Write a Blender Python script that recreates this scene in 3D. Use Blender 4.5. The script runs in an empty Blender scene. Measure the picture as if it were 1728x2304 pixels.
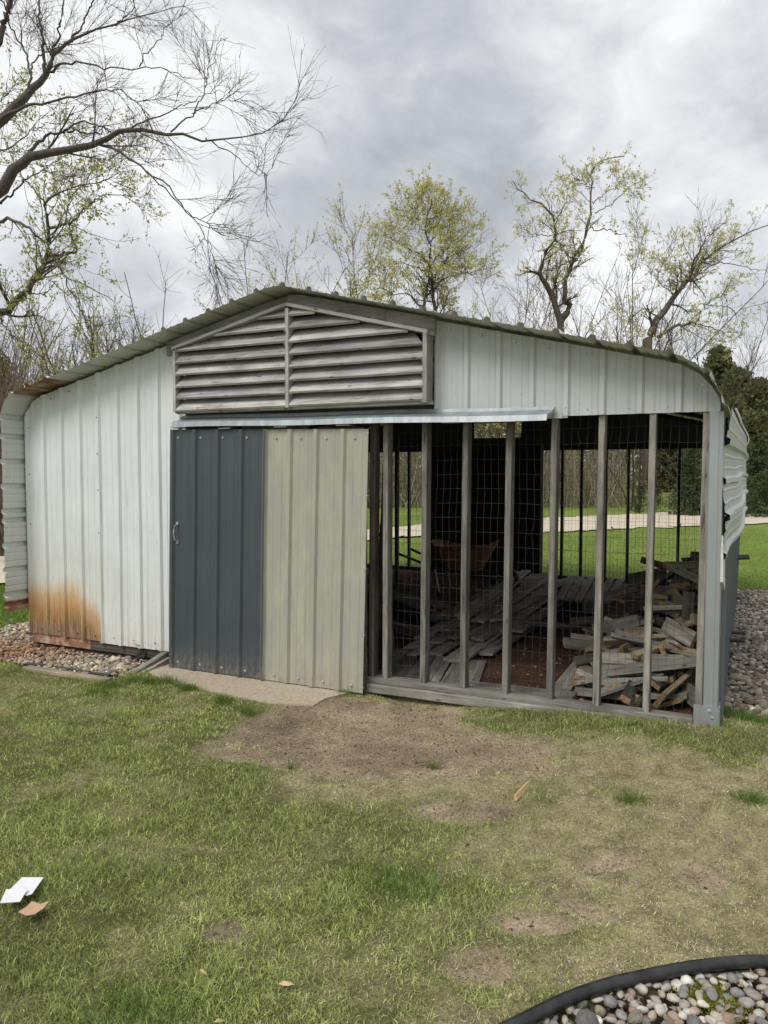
import bpy, math, random
import numpy as np
from mathutils import Vector, Matrix

random.seed(7)
rng = np.random.default_rng(11)
S = bpy.context.scene
COL = S.collection

# ------------------------------------------------------------------ camera
CAM = np.array([5.886, -5.010, 1.512]); YAW, PIT, ROL, FPX = .447, .051, .001, 1712.8
_fw = np.array([-math.sin(YAW)*math.cos(PIT), math.cos(YAW)*math.cos(PIT), -math.sin(PIT)])
_r0 = np.array([math.cos(YAW), math.sin(YAW), 0.]); _u0 = np.cross(_r0, _fw)
_r = _r0*math.cos(ROL)+_u0*math.sin(ROL); _u = -_r0*math.sin(ROL)+_u0*math.cos(ROL)
cd = bpy.data.cameras.new('camera'); cam = bpy.data.objects.new('camera', cd); COL.objects.link(cam)
cam.matrix_world = Matrix(((_r[0], _u[0], -_fw[0], CAM[0]), (_r[1], _u[1], -_fw[1], CAM[1]), (_r[2], _u[2], -_fw[2], CAM[2]), (0, 0, 0, 1)))
cd.sensor_fit = 'VERTICAL'; cd.sensor_height = 36; cd.lens = 36*FPX/2304; cd.clip_start = .05; cd.clip_end = 2000
S.camera = cam
S.render.resolution_x = 768; S.render.resolution_y = 1024

# ------------------------------------------------------------------ world and sun
W = bpy.data.worlds.new('World'); S.world = W; W.use_nodes = True
nt = W.node_tree; nt.nodes.clear()
def N(t, typ, **k):
    n = t.nodes.new(typ)
    for a, v in k.items(): setattr(n, a, v)
    return n
out = N(nt, 'ShaderNodeOutputWorld'); bg = N(nt, 'ShaderNodeBackground')
sky = N(nt, 'ShaderNodeTexSky', sky_type='NISHITA', sun_disc=False)
SUN_EL, SUN_AZ = math.radians(50), math.radians(200)     # azimuth: direction towards the sun, clockwise from +Y
sky.sun_elevation = SUN_EL; sky.sun_rotation = SUN_AZ
hs = N(nt, 'ShaderNodeHueSaturation'); hs.inputs['Saturation'].default_value = .35; hs.inputs['Value'].default_value = 1
nt.links.new(sky.outputs[0], hs.inputs['Color'])
tc = N(nt, 'ShaderNodeTexCoord'); mp = N(nt, 'ShaderNodeMapping'); mp.inputs['Scale'].default_value = (1, 1, 1.55); mp.inputs['Location'].default_value = (.35, 1.2, .6)
nt.links.new(tc.outputs['Generated'], mp.inputs[0])
def noise(t, vec, scale, detail, rough=.5, dist=0, dim='3D'):
    n = N(t, 'ShaderNodeTexNoise', noise_dimensions=dim)
    n.inputs['Scale'].default_value = scale; n.inputs['Detail'].default_value = detail
    n.inputs['Roughness'].default_value = rough; n.inputs['Distortion'].default_value = dist
    if vec is not None: t.links.new(vec, n.inputs['Vector'])
    return n
def ramp(t, fac, stops):
    r = N(t, 'ShaderNodeValToRGB'); e = r.color_ramp.elements
    while len(e) < len(stops): e.new(.5)
    for el, (p, c) in zip(e, stops):
        el.position = p; el.color = (*c, 1) if len(c) == 3 else c
    t.links.new(fac, r.inputs[0]); return r
def mix(t, fac, a, b, mode='MIX'):
    m = N(t, 'ShaderNodeMix', data_type='RGBA', blend_type=mode)
    for s, v in ((m.inputs[0], fac), (m.inputs[6], a), (m.inputs[7], b)):
        if isinstance(v, (int, float)): s.default_value = v
        elif isinstance(v, tuple): s.default_value = (*v, 1) if len(v) == 3 else v
        else: t.links.new(v, s)
    return m.outputs[2]
def mth(t, op, a, b=0., clamp=False):
    m = N(t, 'ShaderNodeMath', operation=op, use_clamp=clamp)
    for s, v in ((m.inputs[0], a), (m.inputs[1], b)):
        if isinstance(v, (int, float)): s.default_value = v
        else: t.links.new(v, s)
    return m.outputs[0]
n1 = noise(nt, mp.outputs[0], 2.3, 6, .5, .15); n2 = noise(nt, mp.outputs[0], 7.5, 8, .58, .35)
cf = mth(nt, 'ADD', mth(nt, 'MULTIPLY', n1.outputs[0], .62), mth(nt, 'MULTIPLY', n2.outputs[0], .38)); cf = mth(nt, 'ADD', cf, .015)
for _px, _py, _amp, _k in ((820, 210, -.115, 45), (330, 330, .085, 70), (1080, 470, -.045, 160), (1640, 860, .09, 110), (1700, 690, -.07, 500), (1000, 60, -.05, 60), (60, 120, .05, 60), (1300, 620, .04, 160)):
    _d = _fw+_r*(_px-864)/FPX-_u*(_py-1152)/FPX; _d = _d/np.linalg.norm(_d)
    _vm = N(nt, 'ShaderNodeVectorMath', operation='DOT_PRODUCT'); nt.links.new(tc.outputs['Generated'], _vm.inputs[0]); _vm.inputs[1].default_value = tuple(float(q) for q in _d)
    cf = mth(nt, 'ADD', cf, mth(nt, 'MULTIPLY', mth(nt, 'POWER', mth(nt, 'MAXIMUM', _vm.outputs['Value'], 0.), _k), _amp))
cl = ramp(nt, cf, [(.36, (.29, .307, .335)), (.44, (.375, .392, .42)), (.51, (.49, .505, .525)), (.60, (.645, .655, .66))])
bgs = N(nt, 'ShaderNodeBackground'); bgs.inputs['Strength'].default_value = .10
nt.links.new(hs.outputs[0], bgs.inputs[0])
bg.inputs['Strength'].default_value = 1.0; nt.links.new(cl.outputs[0], bg.inputs[0])
mx = N(nt, 'ShaderNodeMixShader'); mx.inputs[0].default_value = .93
nt.links.new(bgs.outputs[0], mx.inputs[1]); nt.links.new(bg.outputs[0], mx.inputs[2]); nt.links.new(mx.outputs[0], out.inputs[0])
sd = bpy.data.lights.new('sun', 'SUN'); sd.energy = 1.5; sd.angle = math.radians(28); sd.color = (1, .965, .91)
so = bpy.data.objects.new('sun', sd); COL.objects.link(so)
_sv = Vector((math.sin(SUN_AZ)*math.cos(SUN_EL), math.cos(SUN_AZ)*math.cos(SUN_EL), math.sin(SUN_EL)))
so.rotation_euler = _sv.to_track_quat('Z', 'Y').to_euler(); so.location = (0, -20, 30)
S.view_settings.view_transform = 'Standard'; S.view_settings.look = 'None'
S.view_settings.exposure = .63; S.view_settings.gamma = 1; S.view_settings.use_curve_mapping = False

# ------------------------------------------------------------------ helpers
def ray(x, y):
    return _fw+_r*(x-864)/FPX-_u*(y-1152)/FPX
def onp(x, y, ax, v):                 # photo point -> point on an axis plane
    d = ray(x, y); return CAM+d*((v-CAM[ax])/d[ax])
def atd(x, y, dist):                  # photo point at a depth
    return CAM+ray(x, y)*dist
def tag(o, label=None, cat=None, group=None, kind=None):
    for k, v in (('label', label), ('category', cat), ('group', group), ('kind', kind)):
        if v: o[k] = v
    return o
def empty(name, loc=(0, 0, 0), parent=None):
    o = bpy.data.objects.new(name, None); COL.objects.link(o); o.location = loc; o.empty_display_size = .1
    if parent: o.parent = parent
    return o
def link(name, me, mat=None, parent=None, smooth=False):
    if mat: me.materials.append(mat)
    if smooth: me.polygons.foreach_set('use_smooth', [True]*len(me.polygons))
    o = bpy.data.objects.new(name, me); COL.objects.link(o)
    if parent: o.parent = parent
    return o
def pmesh(name, v, f, mat=None, parent=None, smooth=False):
    me = bpy.data.meshes.new(name); me.from_pydata([tuple(map(float, p)) for p in v], [], [tuple(map(int, q)) for q in f]); me.update()
    return link(name, me, mat, parent, smooth)
def nmesh(name, v, f, mat=None, parent=None, smooth=False, col=None, mats=None, mi=None):
    """fast mesh; f is an int array (m,3|4) or a list of such arrays"""
    fs = f if isinstance(f, list) else [f]
    me = bpy.data.meshes.new(name); v = np.asarray(v, np.float32).reshape(-1, 3)
    me.vertices.add(len(v)); me.vertices.foreach_set('co', v.ravel())
    lt = np.concatenate([np.full(len(a), a.shape[1], np.int32) for a in fs]); li = np.concatenate([a.ravel() for a in fs]).astype(np.int32)
    me.loops.add(len(li)); me.loops.foreach_set('vertex_index', li)
    me.polygons.add(len(lt)); me.polygons.foreach_set('loop_start', (np.cumsum(lt)-lt).astype(np.int32))
    try: me.polygons.foreach_set('loop_total', lt)
    except Exception: pass
    me.update(calc_edges=True)
    if col is not None:
        a = me.color_attributes.new('Col', 'FLOAT_COLOR', 'POINT')
        c = np.ones((len(v), 4), np.float32); c[:, :3] = col; a.data.foreach_set('color', c.ravel())
    return link(name, me, mat, parent, smooth)
class MB:
    def __init__(s): s.v = []; s.f = []
    def add(s, v, f):
        b = len(s.v); s.v += [tuple(map(float, p)) for p in v]; s.f += [tuple(i+b for i in q) for q in f]
    def box(s, x0, x1, y0, y1, z0, z1):
        s.add([(x0, y0, z0), (x1, y0, z0), (x1, y1, z0), (x0, y1, z0), (x0, y0, z1), (x1, y0, z1), (x1, y1, z1), (x0, y1, z1)],
              [(0, 3, 2, 1), (4, 5, 6, 7), (0, 1, 5, 4), (1, 2, 6, 5), (2, 3, 7, 6), (3, 0, 4, 7)])
    def prism(s, poly, ax, a, b):     # closed polygon in the two other axes, extruded along ax
        n = len(poly)
        def P(p, w):
            return (w, p[0], p[1]) if ax == 0 else (p[0], w, p[1]) if ax == 1 else (p[0], p[1], w)
        s.add([P(p, a) for p in poly]+[P(p, b) for p in poly],
              [tuple(range(n)), tuple(range(2*n-1, n-1, -1))]+[(i, (i+1) % n, n+(i+1) % n, n+i) for i in range(n)])
    def tube(s, pts, r, k=8):
        v, f = tubes(np.array([pts], float), np.array([r if hasattr(r, '__len__') else [r]*len(pts)], float), k)
        s.add(v, f.tolist()); n = len(pts)
        b = len(s.v)-n*k
        s.f += [tuple(b+i for i in range(k)), tuple(b+(n-1)*k+i for i in range(k-1, -1, -1))]
    def dome(s, c, d, r):             # screw head: washer cap on point c, facing direction d
        d = Vector(d).normalized(); a = d.orthogonal().normalized(); b = d.cross(a); c = Vector(c); k = 6
        ring = [c+(a*math.cos(t*math.tau/k)+b*math.sin(t*math.tau/k))*r for t in range(k)]
        r2 = [c+d*r*.5+(a*math.cos(t*math.tau/k)+b*math.sin(t*math.tau/k))*r*.6 for t in range(k)]
        s.add(ring+r2, [(i, (i+1) % k, k+(i+1) % k, k+i) for i in range(k)]+[tuple(range(k, 2*k))])
    def build(s, name, mat=None, parent=None, smooth=False):
        return pmesh(name, s.v, s.f, mat, parent, smooth)
def tubes(P, R, k=4):
    """P (N,n,3), R (N,n) -> verts, quads for N open tubes"""
    Nn, n = P.shape[:2]
    T = np.gradient(P, axis=1); T /= np.linalg.norm(T, axis=2, keepdims=True)+1e-9
    ref = np.where(np.abs(T[..., 2:3]) > .9, np.array([1., 0, 0]), np.array([0., 0, 1.]))
    A = np.cross(T, ref); A /= np.linalg.norm(A, axis=2, keepdims=True)+1e-9; B = np.cross(T, A)
    th = np.arange(k)*2*np.pi/k
    V = P[:, :, None]+R[:, :, None, None]*(A[:, :, None]*np.cos(th)[:, None]+B[:, :, None]*np.sin(th)[:, None])
    i = np.arange(Nn)[:, None, None]*n*k; j = np.arange(n-1)[None, :, None]*k; a = np.arange(k)[None, None]; b = (a+1) % k
    F = np.stack([i+j+a, i+j+b, i+j+k+b, i+j+k+a], -1).reshape(-1, 4)
    return V.reshape(-1, 3), F
# value noise on numpy
_G = rng.random((256, 256))
def vn(x, y, s=1., o=0):
    x = np.asarray(x)*s+17.3*o+100; y = np.asarray(y)*s+9.1*o+100
    i = np.floor(x).astype(int); j = np.floor(y).astype(int); u = x-i; w = y-j
    u = u*u*(3-2*u); w = w*w*(3-2*w); g = lambda a, b: _G[a % 256, b % 256]
    return (g(i, j)*(1-u)+g(i+1, j)*u)*(1-w)+(g(i, j+1)*(1-u)+g(i+1, j+1)*u)*w
def fbm(x, y, s=1., o=0, n=4):
    t = 0; a = .5; q = 0
    for k in range(n): t = t+a*vn(x, y, s, o+k*3.7); q += a; a *= .55; s *= 2.1
    return t/q
def sm(a, b, x):
    t = np.clip((x-a)/(b-a), 0, 1); return t*t*(3-2*t)
def inpoly(x, y, poly):
    c = np.zeros(np.shape(x), bool); n = len(poly)
    for i in range(n):
        x0, y0 = poly[i]; x1, y1 = poly[(i+1) % n]
        m = ((y0 > y) != (y1 > y)) & (x < (x1-x0)*(y-y0)/(y1-y0+1e-12)+x0); c ^= m
    return c

# ------------------------------------------------------------------ materials
def newmat(name, rough=.6, metal=0, spec=.5):
    m = bpy.data.materials.new(name); m.use_nodes = True; t = m.node_tree; b = t.nodes['Principled BSDF']
    b.inputs['Roughness'].default_value = rough; b.inputs['Metallic'].default_value = metal; b.inputs['Specular IOR Level'].default_value = spec
    return m, t, b
def coords(t, scale=(1, 1, 1), kind='Object', perobj=False):
    c = N(t, 'ShaderNodeTexCoord'); m = N(t, 'ShaderNodeMapping'); m.inputs['Scale'].default_value = scale
    t.links.new(c.outputs[kind], m.inputs[0])
    if perobj:
        oi = N(t, 'ShaderNodeObjectInfo'); cx = N(t, 'ShaderNodeCombineXYZ')
        for k, q in enumerate((37., 91., 53.)): t.links.new(mth(t, 'MULTIPLY', oi.outputs['Random'], q), cx.inputs[k])
        t.links.new(cx.outputs[0], m.inputs['Location'])
    return m.outputs[0]
def bump(t, b, h, strength=.3, dist=.01):
    n = N(t, 'ShaderNodeBump'); n.inputs['Strength'].default_value = strength; n.inputs['Distance'].default_value = dist
    t.links.new(h, n.inputs['Height']); t.links.new(n.outputs[0], b.inputs['Normal'])
def wood(name, c0, c1, c2, grain=1.):
    m, t, b = newmat(name, .85, spec=.25)
    v = coords(t, (1.6, 38*grain, 38*grain), perobj=True); n = noise(t, v, 1, 6, .65, .6)
    v2 = coords(t, (3.5, 9, 9), perobj=True); n_ = noise(t, v2, 1, 4, .6)
    r = ramp(t, n.outputs[0], [(.28, c0), (.5, c1), (.72, c2)])
    oi = N(t, 'ShaderNodeObjectInfo')
    br = ramp(t, n_.outputs[0], [(.3, (.62, .60, .58)), (.7, (1.2, 1.2, 1.18))])
    c = mix(t, 1., r.outputs[0], br.outputs[0], 'MULTIPLY')
    rv = ramp(t, oi.outputs['Random'], [(0, (.70, .69, .68)), (.5, (1, .99, .975)), (1, (1.25, 1.225, 1.18))])
    c = mix(t, 1., c, rv.outputs[0], 'MULTIPLY')
    v3 = coords(t, (5, 70, 70), perobj=True); n3 = noise(t, v3, 1, 3, .5, .2)
    cr = ramp(t, n3.outputs[0], [(.30, (.25, .24, .22)), (.38, (1, 1, 1))])
    c = mix(t, .8, c, cr.outputs[0], 'MULTIPLY')
    vo = N(t, 'ShaderNodeTexVoronoi'); vo.inputs['Scale'].default_value = 1; t.links.new(coords(t, (5, 15, 15), perobj=True), vo.inputs['Vector'])
    c = mix(t, ramp(t, vo.outputs['Distance'], [(.05, (.85, .85, .85)), (.13, (0, 0, 0))]).outputs[0], c, (.03, .025, .02))
    t.links.new(c, b.inputs['Base Color']); bump(t, b, n3.outputs[0], .5, .004)
    return m
M = {}
M['wood'] = wood('weathered_wood', (.12, .116, .106), (.225, .218, .20), (.35, .338, .312))
M['slat'] = wood('slat_wood', (.24, .242, .238), (.385, .387, .382), (.50, .50, .49))
M['plank'] = wood('plank_wood', (.19, .18, .155), (.38, .355, .315), (.60, .565, .50))
M['tanwood'] = wood('pale_wood', (.20, .165, .115), (.38, .32, .23), (.54, .47, .35))
M['darkwood'] = wood('dark_wood', (.05, .043, .037), (.10, .09, .08), (.19, .17, .15))
m, t, b = newmat('cut_end', .9); n = noise(t, coords(t, (40, 40, 40), perobj=True), 1, 3)
t.links.new(ramp(t, n.outputs[0], [(.3, (.22, .13, .06)), (.7, (.42, .29, .15))]).outputs[0], b.inputs['Base Color']); M['end'] = m

def siding(name, base, dirt=(.34, .33, .27), rust=None, rough=.42, metal=0., amount=.5, patch=None, streak=1.):
    """painted sheet metal; streaks run down (z); rust = (xc, zc) style masks in object coordinates"""
    m, t, b = newmat(name, rough, metal)
    v = coords(t, (60, 60, 1.4)); n = noise(t, v, 1, 5, .7, .2)
    w = coords(t, (3, 3, 2.2)); n_ = noise(t, w, 1, 6, .6)
    sp = noise(t, coords(t, (110, 110, 40)), 1, 2, .6)
    c = mix(t, 1., base, ramp(t, n_.outputs[0], [(.3, (.91, .915, .91)), (.7, (1.05, 1.05, 1.05))]).outputs[0], 'MULTIPLY')
    st = ramp(t, n.outputs[0], [(.54, (0, 0, 0)), (.72, (1, 1, 1))])
    f = mth(t, 'MULTIPLY', mth(t, 'MULTIPLY', st.outputs[0], n_.outputs[0]), amount, True)
    c = mix(t, f, c, dirt)
    c = mix(t, mth(t, 'MULTIPLY', ramp(t, sp.outputs[0], [(.68, (0, 0, 0)), (.75, (1, 1, 1))]).outputs[0], amount*.6), c, (dirt[0]*.5, dirt[1]*.5, dirt[2]*.5))
    if patch:
        pn = noise(t, coords(t, (9, 9, 2.2)), 1, 8, .75, .2)
        c = mix(t, ramp(t, pn.outputs[0], [(.42, (0, 0, 0)), (.58, (1, 1, 1))]).outputs[0], c, patch)
    if rust:
        xs, zs = rust
        g = N(t, 'ShaderNodeTexCoord'); s = N(t, 'ShaderNodeSeparateXYZ'); t.links.new(g.outputs['Object'], s.inputs[0])
        sx = noise(t, coords(t, (60, 60, 4)), 1, 8, .8)
        sx2 = noise(t, coords(t, (5, 5, .4)), 1, 3, .5)
        # height of the rust front above the ground, ragged along x
        top = mth(t, 'ADD', zs, mth(t, 'ADD', mth(t, 'MULTIPLY', mth(t, 'SUBTRACT', sx.outputs[0], .5), .30), mth(t, 'MULTIPLY', mth(t, 'SUBTRACT', sx2.outputs[0], .5), .16)))
        xf = mth(t, 'MULTIPLY', mth(t, 'SUBTRACT', s.outputs[0], xs), 1.5)      # rises to the right of xs -> less rust
        xf = mth(t, 'ADD', mth(t, 'MULTIPLY', mth(t, 'MAXIMUM', xf, 0.), .45), mth(t, 'MULTIPLY', mth(t, 'GREATER_THAN', s.outputs[0], .695), .36))
        h = mth(t, 'SUBTRACT', mth(t, 'SUBTRACT', top, s.outputs[2]), xf)
        f1 = ramp(t, mth(t, 'MULTIPLY', h, 2.0, True), [(0, (0, 0, 0)), (.22, (.22, .22, .22)), (.45, (.8, .8, .8)), (.75, (1, 1, 1))])
        rc = ramp(t, mth(t, 'ADD', mth(t, 'MULTIPLY', h, 1.75, True), mth(t, 'ADD', mth(t, 'MULTIPLY', mth(t, 'SUBTRACT', n_.outputs[0], .5), .6), mth(t, 'MULTIPLY', mth(t, 'SUBTRACT', sp.outputs[0], .5), .55))), [(.0, (.62, .48, .25)), (.25, (.60, .32, .075)), (.55, (.44, .17, .03)), (.86, (.15, .045, .022))])
        c = mix(t, f1.outputs[0], c, rc.outputs[0])
        # pale yellow run-off higher up
        ys = mth(t, 'MULTIPLY', mth(t, 'SUBTRACT', 1.35, mth(t, 'ADD', s.outputs[2], mth(t, 'MULTIPLY', xf, .6))), .9, True)
        yf = mth(t, 'MULTIPLY', ys, mth(t, 'MULTIPLY', ramp(t, sx.outputs[0], [(.44, (.12, .12, .12)), (.66, (1, 1, 1))]).outputs[0], .8))
        c = mix(t, yf, c, (.52, .44, .24))
        rr = mth(t, 'ADD', rough, mth(t, 'MULTIPLY', f1.outputs[0], .4)); t.links.new(rr, b.inputs['Roughness'])
    g0 = N(t, 'ShaderNodeTexCoord'); s0 = N(t, 'ShaderNodeSeparateXYZ'); t.links.new(g0.outputs['Object'], s0.inputs[0])
    mu = noise(t, coords(t, (30, 30, 18)), 1, 5, .7)
    mf = mth(t, 'MULTIPLY', mth(t, 'MULTIPLY', mth(t, 'SUBTRACT', .10, s0.outputs[2]), 3.0, True), ramp(t, mu.outputs[0], [(.42, (0, 0, 0)), (.62, (1, 1, 1))]).outputs[0])
    c = mix(t, mf, c, (.25, .20, .14))
    t.links.new(c, b.inputs['Base Color']); oc = noise(t, coords(t, (7, 7, 1.6)), 1, 2, .4)
    bump(t, b, mth(t, 'ADD', mth(t, 'MULTIPLY', n_.outputs[0], .25), oc.outputs[0]), .5, .02)
    return m
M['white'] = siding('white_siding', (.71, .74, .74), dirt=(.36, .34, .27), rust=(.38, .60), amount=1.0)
M['white2'] = siding('shaded_grey_siding', (.51, .535, .53), dirt=(.22, .23, .22), amount=.9)  # white siding with the overhang's shade in its colour; also the greyer side sheets
M['roof'] = siding('roof_sheet', (.60, .62, .59), dirt=(.25, .25, .22), amount=.7)
M['slate'] = siding('slate_siding', (.060, .074, .082), dirt=(.12, .13, .13), amount=.5, rough=.5)
M['galvdoor'] = siding('weathered_galvanised', (.41, .395, .305), dirt=(.26, .26, .225), amount=1.2, rough=.6, patch=(.335, .335, .29))
M['galv'] = siding('galvanised_steel', (.36, .39, .40), dirt=(.22, .24, .24), amount=.6, rough=.42, metal=.45)
M['cover'] = siding('galvanised_flashing', (.25, .28, .295), dirt=(.12, .13, .13), amount=1.0, rough=.45, metal=.3, patch=(.32, .35, .365))
M['darkpanel'] = siding('dark_side_sheet', (.12, .145, .155), dirt=(.08, .09, .09), amount=.5)
m, t, b = newmat('rusted_sheet', .8)
n = noise(t, coords(t, (9, 5, 9)), 1, 6, .65)
t.links.new(ramp(t, n.outputs[0], [(.3, (.13, .05, .03)), (.5, (.30, .15, .085)), (.66, (.48, .38, .31))]).outputs[0], b.inputs['Base Color']); M['rust'] = m
def plain(name, c, rough=.6, metal=0., var=.25, sc=20, spec=.5):
    m, t, b = newmat(name, rough, metal, spec); n = noise(t, coords(t, (sc, sc, sc)), 1, 5, .6)
    t.links.new(ramp(t, n.outputs[0], [(.3, tuple(q*(1-var) for q in c)), (.7, tuple(min(1, q*(1+var)) for q in c))]).outputs[0], b.inputs['Base Color'])
    bump(t, b, n.outputs[0], .2, .005); return m
M['screw'] = plain('screw_metal', (.55, .56, .56), .35, .6)
M['darkscrew'] = plain('rusty_screw', (.07, .055, .05), .7)
M['chrome'] = plain('handle_steel', (.6, .6, .6), .3, .8)
M['black'] = plain('black_plastic', (.021, .021, .021), .45, 0, .7, 16)
M['wire'] = plain('wire_steel', (.085, .08, .075), .6, .3)
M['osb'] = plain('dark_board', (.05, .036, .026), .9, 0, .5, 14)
M['steelframe'] = plain('dark_frame', (.06, .06, .06), .6, .2)
M['concrete'] = plain('concrete', (.40, .335, .25), .9, 0, .25, 38)
M['orange'] = plain('barrow_paint', (.36, .17, .09), .6, 0, .3, 8)
M['card'] = plain('cardboard', (.50, .33, .20), .85, 0, .08, 30)
M['paper'] = plain('paper', (.74, .76, .76), .7, 0, .04, 30)
M['chip'] = plain('wood_chip', (.52, .37, .20), .85, 0, .2, 40)
M['bark'] = plain('bark', (.075, .062, .052), .9, 0, .5, 30)
M['barkfar'] = plain('far_bark', (.085, .068, .052), .9, 0, .4, 6)
M['twig'] = plain('twig', (.115, .082, .066), .85, 0, .3, 6)
m, t, b = newmat('vertex_coloured', .9, spec=.15)
va = N(t, 'ShaderNodeVertexColor', layer_name='Col'); t.links.new(va.outputs[0], b.inputs['Base Color']); M['vcol'] = m
def leafmat(name, rough=.6, tr=.35):
    m, t, b = newmat(name, rough, spec=.2); va = N(t, 'ShaderNodeVertexColor', layer_name='Col')
    t.links.new(va.outputs[0], b.inputs['Base Color'])
    tl = N(t, 'ShaderNodeBsdfTranslucent'); t.links.new(va.outputs[0], tl.inputs[0])
    ms = N(t, 'ShaderNodeMixShader'); ms.inputs[0].default_value = tr
    t.links.new(b.outputs[0], ms.inputs[1]); t.links.new(tl.outputs[0], ms.inputs[2]); t.links.new(ms.outputs[0], t.nodes['Material Output'].inputs[0])
    return m
M['leaf'] = leafmat('leaf', .6, .5); M['blade'] = leafmat('grass_blade', .55, .3)
m, t, b = newmat('stone', .75); oi = N(t, 'ShaderNodeObjectInfo'); n = noise(t, coords(t, (30, 30, 30), perobj=True), 1, 5, .65)
c = mix(t, 1., oi.outputs['Color'], ramp(t, n.outputs[0], [(.3, (.45, .43, .40)), (.45, (.9, .88, .85)), (.7, (1.3, 1.3, 1.28))]).outputs[0], 'MULTIPLY')
n2_ = noise(t, coords(t, (3, 3, 3), perobj=True), 1, 6, .7)
c = mix(t, 1., c, ramp(t, n2_.outputs[0], [(.3, (.6, .58, .52)), (.6, (1.1, 1.1, 1.1))]).outputs[0], 'MULTIPLY')
t.links.new(c, b.inputs['Base Color']); bump(t, b, n2_.outputs[0], .6, .15); M['stone'] = m
m, t, b = newmat('stone_mass', .75); va = N(t, 'ShaderNodeVertexColor', layer_name='Col'); n = noise(t, coords(t, (60, 60, 60)), 1, 4, .65)
t.links.new(mix(t, 1., va.outputs[0], ramp(t, n.outputs[0], [(.3, (.7, .68, .65)), (.7, (1.2, 1.2, 1.18))]).outputs[0], 'MULTIPLY'), b.inputs['Base Color']); M['stonemass'] = m
m, t, b = newmat('soil_and_turf', .95, spec=.1); va = N(t, 'ShaderNodeVertexColor', layer_name='Col')
n = noise(t, coords(t, (55, 55, 55)), 1, 6, .72); nn = noise(t, coords(t, (240, 240, 240)), 1, 3, .7)
c = mix(t, 1., va.outputs[0], ramp(t, n.outputs[0], [(.3, (.55, .52, .5)), (.5, (1, 1, 1)), (.72, (1.4, 1.38, 1.3))]).outputs[0], 'MULTIPLY')
c = mix(t, 1., c, ramp(t, nn.outputs[0], [(.3, (.6, .58, .55)), (.7, (1.35, 1.35, 1.3))]).outputs[0], 'MULTIPLY')
t.links.new(c, b.inputs['Base Color']); bump(t, b, mth(t, 'ADD', n.outputs[0], nn.outputs[0]), .8, .015); M['ground'] = m
m, t, b = newmat('gravel_track', .95, spec=.1); n = noise(t, coords(t, (9, 9, 9)), 1, 8, .75); n_ = noise(t, coords(t, (.6, .6, .6)), 1, 3, .5)
c = mix(t, n_.outputs[0], ramp(t, n.outputs[0], [(.3, (.36, .30, .22)), (.7, (.70, .62, .49))]).outputs[0], (.62, .545, .43))
t.links.new(c, b.inputs['Base Color']); bump(t, b, n.outputs[0], .6, .02); M['track'] = m

# ------------------------------------------------------------------ plan of the ground (metres)
BW, BX0, BX1, BY1 = 5.95, -.235, 5.735, 6.5
GZ = -.15
APRON = [(1.50, -.30), (1.38, .06), (3.32, .06), (3.16, -.30), (3.17, -.48), (2.85, -.57), (2.30, -.51), (1.75, -.42)]
BED_L = [(-1.3, .62), (-.95, -.02), (-.55, -.33), (-.1, -.47), (.42, -.50), (.95, -.53), (1.28, -.47), (1.44, .03), (-.24, .03), (-.24, 1.2), (-1.1, 1.3)]
BED_R = [(5.77, .30), (6.2, .36), (7.0, .50), (8.2, .8), (8.2, 6.9), (5.77, 6.85)]
HOSE = [tuple(map(float, onp(a, b, 2, -.105)[:2])) for a, b in ((1020, 2390), (1090, 2340), (1160, 2304), (1270, 2250), (1365, 2216), (1478, 2190), (1592, 2171), (1728, 2163), (1900, 2185), (2100, 2260))]
BED_F = HOSE+[(7.0, -3.6), (6.9, -4.4), (5.1, -4.4)]
def dist_ell(x, y, cx, cy, rx, ry, a=0.):
    u = (x-cx)*math.cos(a)+(y-cy)*math.sin(a); v = -(x-cx)*math.sin(a)+(y-cy)*math.cos(a)
    return np.sqrt((u/rx)**2+(v/ry)**2)
def dirtm(x, y):
    n = (fbm(x, y, 2.3, 1)-.5)*1.1+(fbm(x, y, 11, 2)-.5)*.5
    d = sm(1.02, .74, dist_ell(x, y, 3.80, -.80, .98, .70, -.25)+n*1.1+(fbm(x, y, 30, 3)-.5)*.3)
    for cx, cy, rx, ry, a in ((4.66, -1.58, .26, .13, .4), (5.22, -2.30, .15, .06, .5), (5.10, -2.62, .12, .10, .5), (4.6, -.75, .3, .2, 0), (5.4, -1.75, .14, .05, .6), (5.75, -1.72, .1, .1, 0),
                              (5.38, -2.14, .12, .06, -.3), (4.95, -.98, .22, .04, .2), (3.3, -1.38, .35, .12, .1), (4.2, -2.85, .09, .05, .3)):
        d = np.maximum(d, .9*sm(1.25, .7, dist_ell(x, y, cx, cy, rx, ry, a)+n*.8))
    return np.clip(d, 0, 1)
def drym(x, y):
    s = (x-4.55)+.42*(y+2.0)
    base = sm(-.75, .75, s+(fbm(x, y, 1.4, 5)-.5)*2.0+(fbm(x, y, 5, 6)-.5)*1.1)
    edge = sm(.42, .15, np.abs(y+.22-.55*np.maximum(0, x-5.7))+(fbm(x, y, 3, 8)-.5)*.7)*sm(4.0, 4.5, x)      # lush strip along the shed
    halo = sm(1.5, .9, dist_ell(x, y, 3.95, -.85, 1.0, .75, -.25)+(fbm(x, y, 3, 9)-.5)*.8)
    d = np.maximum(base*.84, halo*.85)*(1-.9*edge)
    far = sm(6.2, 6.8, y)
    low = .45*sm(.5, .66, fbm(x, y, 3.6, 12))
    return np.clip(np.maximum(d, low), 0, 1)*(1-far)
def inside_shed(x, y): return (x > BX0) & (x < BX1+.02) & (y > .04) & (y < BY1)
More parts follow.
